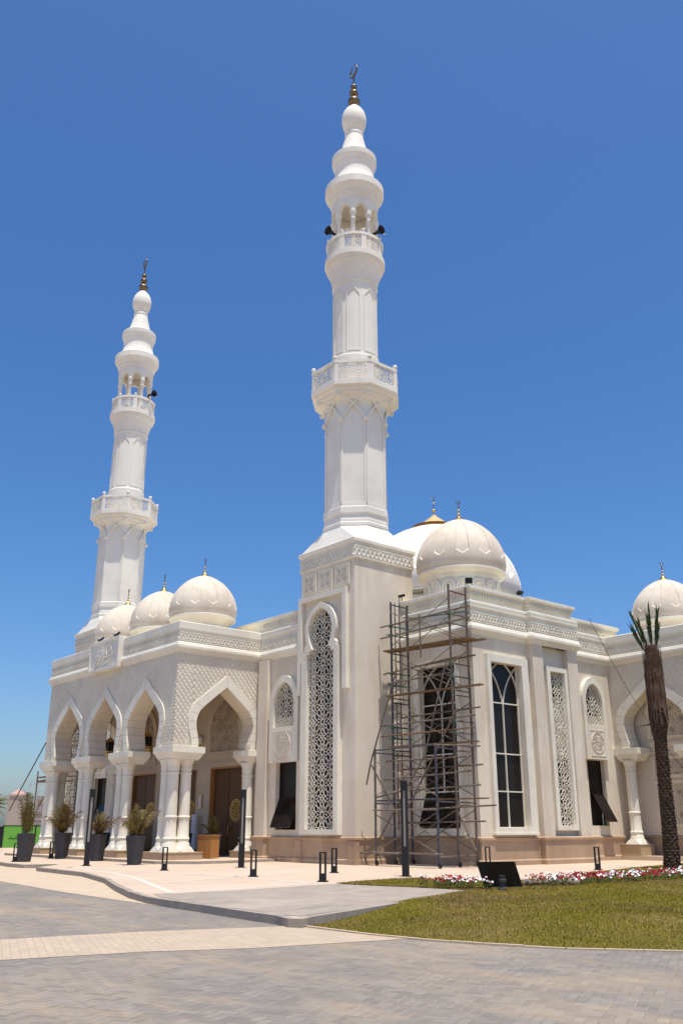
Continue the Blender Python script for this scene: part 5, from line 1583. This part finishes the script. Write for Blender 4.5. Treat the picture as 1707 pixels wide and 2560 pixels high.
b0 = make_post('bollard_light', 0.70, 0.20, .175, .075, bol[0][3], 'bollard', 'low black bollard lights on the plaza', False)
for i, (x, y, rz, lb) in enumerate(bol):
    o = b0 if i == 0 else copy_tree(b0, (0, 0, 0), lb)
    o.location = (x, y, 0); o.rotation_euler = (0, 0, math.atan2(-y, -x) + PI / 2 - R(11 + 5 * math.sin(i * 2)))
lmp = [(-19.51, 18.73, 2.55, 'tall black lamp post standing in front of the scaffolding'), (-27.39, 18.61, 2.53, 'tall black lamp post in front of the wooden doors right of the cabinet'), (-32.13, 15.26, 2.60, 'tall black lamp post between the planters of the portico front'), (-43.8, 17.57, 2.05, 'tall black lamp post beyond the leftmost planter')]
l0 = make_post('lamp_post', 2.55, .78, .19, .09, lmp[0][3], 'lamp post', 'tall black lamp posts on the plaza', True)
for i, (x, y, h, lb) in enumerate(lmp):
    o = l0 if i == 0 else copy_tree(l0, (0, 0, 0), lb)
    o.location = (x, y, 0); o.scale = (1, 1, h / 2.55); o.rotation_euler = (0, 0, math.atan2(-y, -x) + PI / 2 - R((14, 20, 9, 12)[i]))

# floodlights and camera on the roofs
def flood(x, y, z, rz, label, tilt=.5, s_=.16, gl=GLASS):
    o = empty('floodlight', (x, y, z), label, 'floodlight', 'small floodlights on the roof edges', rz)
    m = MB(); ca, sa = math.cos(tilt), math.sin(tilt)
    def Tm(mm, n, mt):
        mm.v = [(v[0], v[1] * ca - v[2] * sa, v[1] * sa + v[2] * ca + .2) for v in mm.v]; mm.build(n, mt, o)
    m.box(-s_, s_, -.05, .05, -s_ * .75, s_ * .75); Tm(m, 'housing', BLACK)
    m = MB(); m.box(-s_ * .85, s_ * .85, -.057, -.051, -s_ * .6, s_ * .6); Tm(m, 'glass', gl)
    m = MB(); m.tube((-s_ * .8, 0, .2), (-s_ * .8, 0, .03), .014); m.tube((s_ * .8, 0, .2), (s_ * .8, 0, .03), .014); m.box(-s_, s_, -.03, .03, 0, .03); m.build('bracket', BLACK, o)
flood(BX - .12, BY + .12, 10.12, R(40), 'black floodlight on the corner of the bay parapet below the dome', -.2, .14)
flood(BX - .1, 28.75, 10.12, R(80), 'small floodlight on the bay parapet right of the dome', 1.2, .12)
flood(XC - .9, YP - .10, 9.62, 0, 'left floodlight above the calligraphy plaque', -.9, .15, LAMPG)
flood(XC + .75, YP - .10, 9.62, 0, 'right floodlight above the calligraphy plaque', -.9, .15, LAMPG)
o = empty('security_camera', (-26.45, 25.5, 10.2), 'small black security camera on the parapet beside the near minaret', 'camera')
m = MB(); m.tube((0, 0, -.08), (0, 0, .12), .02); m.build('mount', BLACK, o); m = MB(); m.box(-.16, .16, -.05, .05, .10, .19); m.build('body', BLACK, o)

# wire across the right-hand facade
m = MB(); pts = []
for i in range(25):
    t = i / 24; pts.append((-21.85 + 4.1 * t, 31.85 - 0.2 * t, 9.52 - 6.9 * t - .55 * math.sin(PI * t)))
m.path(pts, .011, 5); tag(m.build('cable', WIRE, None), 'thin black cable slanting from the roof edge down past the palm trunk', 'cable')

# ================================================================== lawn things
# black tilted board with a small lamp
o = empty('tilted_board', (-14.42, 16.85, 0.0), 'large black tilted panel standing in the flower bed at the path end', 'board', None, R(63))
m = MB()
W_, H_ = .90, .58
m.box(-W_ / 2, W_ / 2, -.02, .02, 0, H_)
sh = [(v[0] - v[2] * .42, v[1] - v[2] * .35, v[2] * .92 + .03) for v in m.v]; m.v = sh
m.build('panel', BLACK, o)
m = MB(); m.tube((-.3, -.05, .1), (-.3, .35, -.02), .02); m.tube((.25, -.05, .1), (.25, .35, -.02), .02); m.build('prop', GREYST, o)
o = empty('garden_lamp', (-13.85, 16.15, .0), 'small dark garden lamp at the foot of the black panel', 'lamp')
m = MB(); m.lathe(0, 0, [(.085, 0), (.085, .05), (.065, .07), (.06, .16), (.085, .18), (.085, .23), (.06, .25), (.06, .29), (.08, .30), (.0, .31)], 16); m.build('housing', POT, o, True, 30)
# debris
for i, (x, y, s_, lb) in enumerate(((-14.55, 17.85, .13, 'dark stone lying left in the debris by the flower bed'), (-14.6, 18.25, .11, 'dark brown stone second from left in the debris'), (-14.5, 18.5, .10, 'grey brown lump third in the debris'), (-14.4, 18.8, .12, 'dark lump beside the pale sack in the debris'), (-14.2, 19.1, .15, 'pale crumpled sack right of the debris stones'))):
    m = MB(); m.ball(0, 0, 0, s_, seg=12, sz=.75)
    rn = random.Random(i); m.v = [(v[0] * rn.uniform(.9, 1.15), v[1] * rn.uniform(.85, 1.1), v[2] * rn.uniform(.9, 1.1)) for v in m.v]
    q = m.build('stone' if i < 4 else 'sack', STONE if i < 4 else KERB, None, True, 60); q.location = (x, y, .05); tag(q, lb, 'stone' if i < 4 else 'sack')
m = MB(); m.box(-.8, .8, -.04, .04, 0, .04); q = m.build('timber_batten', PLANK); q.location = (-14.3, 18.0, .05); q.rotation_euler = (0, 0, R(60)); tag(q, 'thin wooden batten lying on the grass beside the black panel', 'batten')
# dry leaf on the road
m = MB()
rn = random.Random(4)
for i in range(9):
    a = rn.uniform(0, 6.28); c = Vector((rn.uniform(-.05, .05), rn.uniform(-.03, .03), rn.uniform(0, .03)))
    m.add([c, c + Vector((.05 * math.cos(a), .05 * math.sin(a), .02)), c + Vector((.04 * math.cos(a + .7), .04 * math.sin(a + .7), 0))], [(0, 1, 2)])
q = m.build('dry_leaf', POTD, None, recalc=False); q.location = (-3.98, 6.0, -.115); tag(q, 'dry brown leaf lying on the grey pavers at the right', 'leaf')

# flower beds
def flowers(name, area, n, label, seed, h=.2):
    rn = random.Random(seed); m = MB(); us = [p[0] for p in area]; vs_ = [p[1] for p in area]; k = 0
    while k < n:
        x = rn.uniform(min(us), max(us)); y = rn.uniform(min(vs_), max(vs_))
        if not inside((x, y), area): continue
        k += 1; z = lawn_z(x, y); hh = h * rn.uniform(.6, 1.1)
        for i in range(7):
            a = rn.uniform(0, 6.28); b = Vector((x + rn.gauss(0, .035), y + rn.gauss(0, .035), z + hh * rn.uniform(.1, .75))); L = rn.uniform(.04, .08)
            t = b + Vector((math.cos(a) * L, math.sin(a) * L, L * rn.uniform(-.2, .7))); s_ = Vector((-math.sin(a), math.cos(a), 0)) * .018
            m.add([b, b.lerp(t, .5) + s_, t, b.lerp(t, .5) - s_], [(0, 1, 2, 3)], 0)
        colr = 1 if (math.sin(x * 3.1 + y * 2.3) + rn.gauss(0, 1.6)) > -.6 else 2
        for f in range(rn.randint(1, 3)):
            c = Vector((x + rn.gauss(0, .03), y + rn.gauss(0, .03), z + hh * rn.uniform(.8, 1.1))); L = rn.uniform(.024, .037)
            ax = Vector((rn.gauss(0, .5), rn.gauss(0, .5) - .3, 1)).normalized(); u = ax.orthogonal().normalized(); v = ax.cross(u)
            ring = [c + (u * math.cos(2 * PI * i / 5) + v * math.sin(2 * PI * i / 5)) * L + ax * .012 for i in range(5)]
            m.add([c] + ring, [(0, 1 + i, 1 + (i + 1) % 5) for i in range(5)], colr)
    q = m.build(name, [LEAF, RED, WHITEP], None, recalc=False); q['kind'] = 'stuff'; q['label'] = label
flowers('flower_bed', [(-15.9, 15.52), (-14.5, 15.85), (-14.2, 16.15), (-14.45, 16.45), (-15.1, 16.2), (-15.9, 15.85)], 110, 'bed of red and white flowers along the end of the grey path', 5, .22)
flowers('flower_bed', [(-14.45, 17.6), (-13.9, 18.05), (-13.85, 19.6), (-13.8, 21.4), (-13.7, 23.3), (-13.7, 26), (-14.9, 26.5), (-15.3, 23.5), (-15.3, 20.5), (-15.0, 18.4)], 620, 'long bed of red and white flowers before the palm', 6, .19)

# palm with bound fronds
PT = empty('palm_tree', (-17.35, 28.65, 0), 'bare palm trunk with its fronds bound up, standing at the right before the side portico', 'palm tree')
m = MB()
def trunk_c(z): return (0.0 + .012 * math.sin(z * 1.1) + z * .025, 0.01 * math.cos(z))
prof = [(0.0, .29), (.25, .265), (.6, .25), (1.5, .225), (3.0, .205), (4.1, .20), (4.45, .27), (4.9, .30), (5.3, .27)]
def rad_t(z):
    for (a, ra), (b, rb_) in zip(prof[:-1], prof[1:]):
        if a <= z <= b: return ra + (rb_ - ra) * (z - a) / (b - a)
    return prof[-1][1]
zs_ = [5.3 * i / 60 for i in range(61)]
vs = []; fs = []; sg = 18
for z in zs_:
    c = trunk_c(z); r_ = rad_t(z)
    for i in range(sg): a = 2 * PI * i / sg; k = 1 + .05 * math.sin(i * 3 + z * 40); vs.append((c[0] + r_ * k * math.cos(a), c[1] + r_ * k * math.sin(a), z))
for j in range(60):
    for i in range(sg): fs.append((j * sg + i, j * sg + (i + 1) % sg, (j + 1) * sg + (i + 1) % sg, (j + 1) * sg + i))
m.add(vs, fs); 
rn = random.Random(9)
for j in range(54):
    z = .12 + j * .094
    for k in range(9):
        a = 2 * PI * (k + (j % 2) * .5 + rn.uniform(-.12, .12)) / 9 + j * .13; c = trunk_c(z); r_ = rad_t(z)
        u = Vector((-math.sin(a), math.cos(a), 0)); n = Vector((math.cos(a), math.sin(a), 0)); b = Vector((c[0], c[1], z)) + n * (r_ * .96)
        w_ = .06 * rn.uniform(.8, 1.2); o_ = rn.uniform(.02, .045); hh = rn.uniform(.06, .09)
        top = b + n * o_ + Vector((0, 0, hh))
        m.add([b - u * w_, b + u * w_, top + u * w_ * .7, top - u * w_ * .7, b - u * w_ * .6 + Vector((0, 0, hh + .015)), b + u * w_ * .6 + Vector((0, 0, hh + .015))], [(0, 1, 2, 3)], 0)
        m.add([top + u * w_ * .7, top - u * w_ * .7, b - u * w_ * .6 + Vector((0, 0, hh + .012)), b + u * w_ * .6 + Vector((0, 0, hh + .012))], [(0, 1, 2, 3)], 1)
m.build('trunk', [BARK, STUB], PT, recalc=False)
m = MB()   # dry bound sheath: many long strands of uneven length
for i in range(620):
    a = rn.uniform(0, 2 * PI); z0 = rn.uniform(4.55, 6.2); z1 = min(z0 + rn.uniform(.9, 2.2), rn.uniform(6.7, 7.45))
    rr0 = .30 * rn.uniform(.72, 1.12); pts = []
    fl = rn.uniform(-.02, .10)
    for k in range(6):
        t = k / 5; z = z0 + (z1 - z0) * t
        pin = 1 - .09 * sum(math.exp(-((z - q_) / .12) ** 2) for q_ in (5.35, 5.95, 6.5, 7.0))
        rr = (rr0 + fl * max(0, t - .6)) * pin
        aa = a + .2 * math.sin(t * 2 + i)
        pts.append(Vector((.12 + .02 * z * 0 + rr * math.cos(aa), rr * math.sin(aa), z)))
    u = Vector((-math.sin(a), math.cos(a), 0)) * rn.uniform(.010, .030)
    for k, (p, q) in enumerate(zip(pts[:-1], pts[1:])):
        w0 = 1.0 - k * .14; w1 = 1.0 - (k + 1) * .14
        m.add([p - u * w0, p + u * w0, q + u * w1, q - u * w1], [(0, 1, 2, 3)])
for j in range(12):
    t0 = 4.9 + j * .2
    m.lathe(.12, 0, [(.20, t0), (.21, t0 + .1), (.205, t0 + .2)], 14, 0, cap=False)
m.build('bound_fronds', DRYF, PT, recalc=False)
m = MB()
for zz in (5.35, 5.95, 6.5, 7.0):
    pts = [(.12 + .285 * math.cos(t), .285 * math.sin(t), zz + .05 * math.sin(t + zz)) for t in [2 * PI * i / 20 for i in range(21)]]
    m.path(pts, .008, 4)
m.build('binding_rope', GREYST, PT)
def green_spike(x0, y0, z0, dx, dy, dz, w_, n):
    g = MB()
    b = Vector((x0, y0, z0)); tip = b + Vector((dx, dy, dz)); d = (tip - b).normalized()
    g.tube(b, b.lerp(tip, .9), .022, 5, r2=.01)
    for i in range(n):
        t = rn.uniform(.35, 1.0); p = b.lerp(tip, t); a = rn.uniform(0, 6.28); u = d.orthogonal(); v = d.cross(u); o_ = (u * math.cos(a) + v * math.sin(a))
        L = rn.uniform(.25, .5) * (.6 + .6 * t); q = p + d * L * .85 + o_ * L * w_
        s_ = d.cross(o_) * .026
        g.add([p - s_, p + s_, q], [(0, 1, 2)])
    g.build('green_frond', FROND, PT, recalc=False)
for args in ((.05, .0, 6.9, -.34, -.34, 1.45, .10, 70), (.1, .0, 6.9, -.25, -.16, 1.15, .16, 80), (.14, 0, 6.9, .0, .0, 1.3, .22, 90), (.16, .02, 6.9, .02, .02, 1.75, .05, 60), (.22, .03, 7.0, .18, .16, 1.45, .14, 80), (.24, .06, 7.0, .12, .12, .95, .22, 80), (.0, -.05, 6.9, -.28, -.28, .9, .18, 70)):
    green_spike(*args)
m = MB()   # cut stub sticking out, hanging lamp
m.tube((-.15, -.12, 4.62), (-.48, -.42, 4.55), .03, 6, r2=.012); m.build('cut_stalk', STUB, PT)

# ================================================================== background
# green hoarding
H0 = Vector((-67.5, 23.0)); 
def hoard(p, q, h, mt, label, text):
    d = (q - p); L = d.length; o = empty('hoarding_panel', (p.x, p.y, 0), label, 'hoarding', 'hoarding panels beyond the plaza', math.atan2(d.y, d.x))
    m = MB(); m.box(0, L, -.04, .04, .02, h); m.build('board', mt, o)
    m = MB(); m.box(-.04, .04, -.08, .08, 0, h + .03); m.box(0, L, -.06, .06, h, h + .04); m.build('post', BLACK, o)
    if text:
        m = MB(); F = FY(-.041); x = L * .18; rn = random.Random(2); F = lambda u, z, d: (u, -.041 - d, z)
        while x < L * .86:
            w_ = rn.uniform(.05, .12); m.bar(F, (x, h * .42), (x + w_, h * .42 + rn.uniform(-.02, .02)), .05, 0, .006)
            m.bar(F, (x + w_ * .5, h * .40), (x + w_ * .6, h * .40 + rn.choice((.06, .16, .2, -.08))), .035, 0, .007); x += w_ * 1.02
        m.build('lettering', HOARDT, o)
hd = Vector((.62, .784)).normalized()
p0 = Vector((-64.05, 24.25))
for i, (mt, lb) in enumerate(((HOARD, 'bright green hoarding panel with dark lettering at the far left'), (HOARD, 'green hoarding panel partly behind the leftmost planter'), (HOARD, 'green hoarding panel showing left of the portico pedestal'))):
    hoard(p0 + hd * 2.15 * i, p0 + hd * 2.15 * (i + 1), 1.40, mt, lb, True)
hoard(p0 - hd * 2.6, p0 - hd * .02, 1.32, BLACK, 'dark hoarding panel left of the green ones', False)

# far building with a pink hipped roof (positions along sight lines on the left edge)
def far_building(x, y, w_, d, h, rz, label, roof=None):
    o = empty('far_building', (x, y, -.15), label, 'building', None, rz)
    m = MB(); m.box(-w_ / 2, w_ / 2, -d / 2, d / 2, 0, h); wl = m.build('wall', FARW if roof else FARW2, o)
    if roof:
        m = MB(); e = w_ * .04
        m.add([(-w_ * .40, -d / 2 - e, h), (w_ * .5 + e, -d / 2 - e, h), (w_ * .5 + e, d / 2 + e, h), (-w_ * .40, d / 2 + e, h), (0, 0, h + roof)], [(0, 1, 4), (1, 2, 4), (2, 3, 4), (3, 0, 4), (0, 3, 2, 1)])
        m.build('roof', FARR, o)
        m = MB(); m.box(-w_ * .42, w_ * .5 + .2, -d / 2 - .3, d / 2, h - .5, h); m.build('cornice', FARW, o)
    m = MB()
    for i in range(4):
        for j in range(max(2, int(h / 3.4))):
            u = -w_ / 2 + w_ * (i + .5) / 4; m.box(u - .6, u + .6, -d / 2 - .06, -d / 2 + .1, 1.2 + j * 3.3, 2.6 + j * 3.3)
    if not roof: m.build('window', FARW, o)
    return o
BUILD_FAR = True
if BUILD_FAR:
    far_building(-279.4, 109.0, 5.2, 5.2, 10.8, R(66), 'distant beige building with a pink hipped roof at the far left', 1.6)
    far_building(-277.0, 115.3, 2.6, 6, 10.4, R(66), 'distant grey building seen between the planter and the portico columns')
    # tower crane
    o = empty('tower_crane', (-388.5, 159.5, 0), 'pale tower crane far behind the left end of the portico', 'crane', None, R(66))
    m = MB()
    for sx in (-.8, .8):
        for sy in (-.8, .8): m.tube((sx, sy, 0), (sx, sy, 22), .10, 4)
    for i in range(14):
        z = i * 1.5; m.tube((-.8, -.8, z), (.8, -.8, z + 1.5), .06, 4); m.tube((.8, .8, z), (-.8, .8, z + 1.5), .06, 4)
    m.build('mast', CRANE, o)
    m = MB(); m.tube((-3.5, 0, 18.6), (22, 0, 18.6), .16, 4); m.tube((-3.5, 0, 19.6), (22, 0, 19.6), .10, 4)
    for i in range(17): m.tube((-3.5 + i * 1.5, 0, 18.6), (-3.5 + (i + 1) * 1.5, 0, 19.6), .07, 4)
    m.tube((0, 0, 19.6), (0, 0, 22), .3, 4); m.tube((0, 0, 22), (-3, 0, 19.4), .07, 4); m.tube((0, 0, 22), (14, 0, 19.4), .07, 4); m.build('jib', CRANE, o)
    m = MB(); m.box(-3.5, -2.6, -.4, .4, 17.6, 18.5); m.build('counterweight', CRANE, o)
# palm at the left edge
PE = empty('palm_tree', (-56.75, 20.5, 0), 'green palm crown cut off by the left edge of the picture', 'palm tree')
m = MB(); m.tube((0, 0, 0), (0, 0, 2.5), .16, 10, r2=.13); m.build('trunk', BARK, PE)
m = MB(); rn = random.Random(12)
for i in range(46):
    a = rn.uniform(0, 6.28); L = rn.uniform(.8, 1.25); e = rn.uniform(-.1, 1.35); pts = []
    for k in range(8):
        t = k / 7; pts.append(Vector((math.cos(a) * L * t * math.cos(e * (1 - t * .7)), math.sin(a) * L * t * math.cos(e * (1 - t * .7)), 2.45 + L * (t * math.sin(e) - .35 * t * t))))
    for p, q in zip(pts[:-1], pts[1:]): m.tube(p, q, .012, 4)
    for k in range(1, 8):
        d = (pts[k] - pts[k - 1]).normalized(); s_ = d.cross(Vector((0, 0, 1))); s_ = s_.normalized() if s_.length > .05 else Vector((1, 0, 0))
        for rep in range(3):
            b = pts[k].lerp(pts[k - 1], rep / 3)
            for sg in (-1, 1):
                ll = .32 * rn.uniform(.7, 1.1); tip = b + s_ * sg * ll * .8 + d * ll * .5 - Vector((0, 0, ll * .25)); m.add([b - d * .015, b + d * .015, tip], [(0, 1, 2)])
m.build('crown', [POTL], PE, recalc=False)
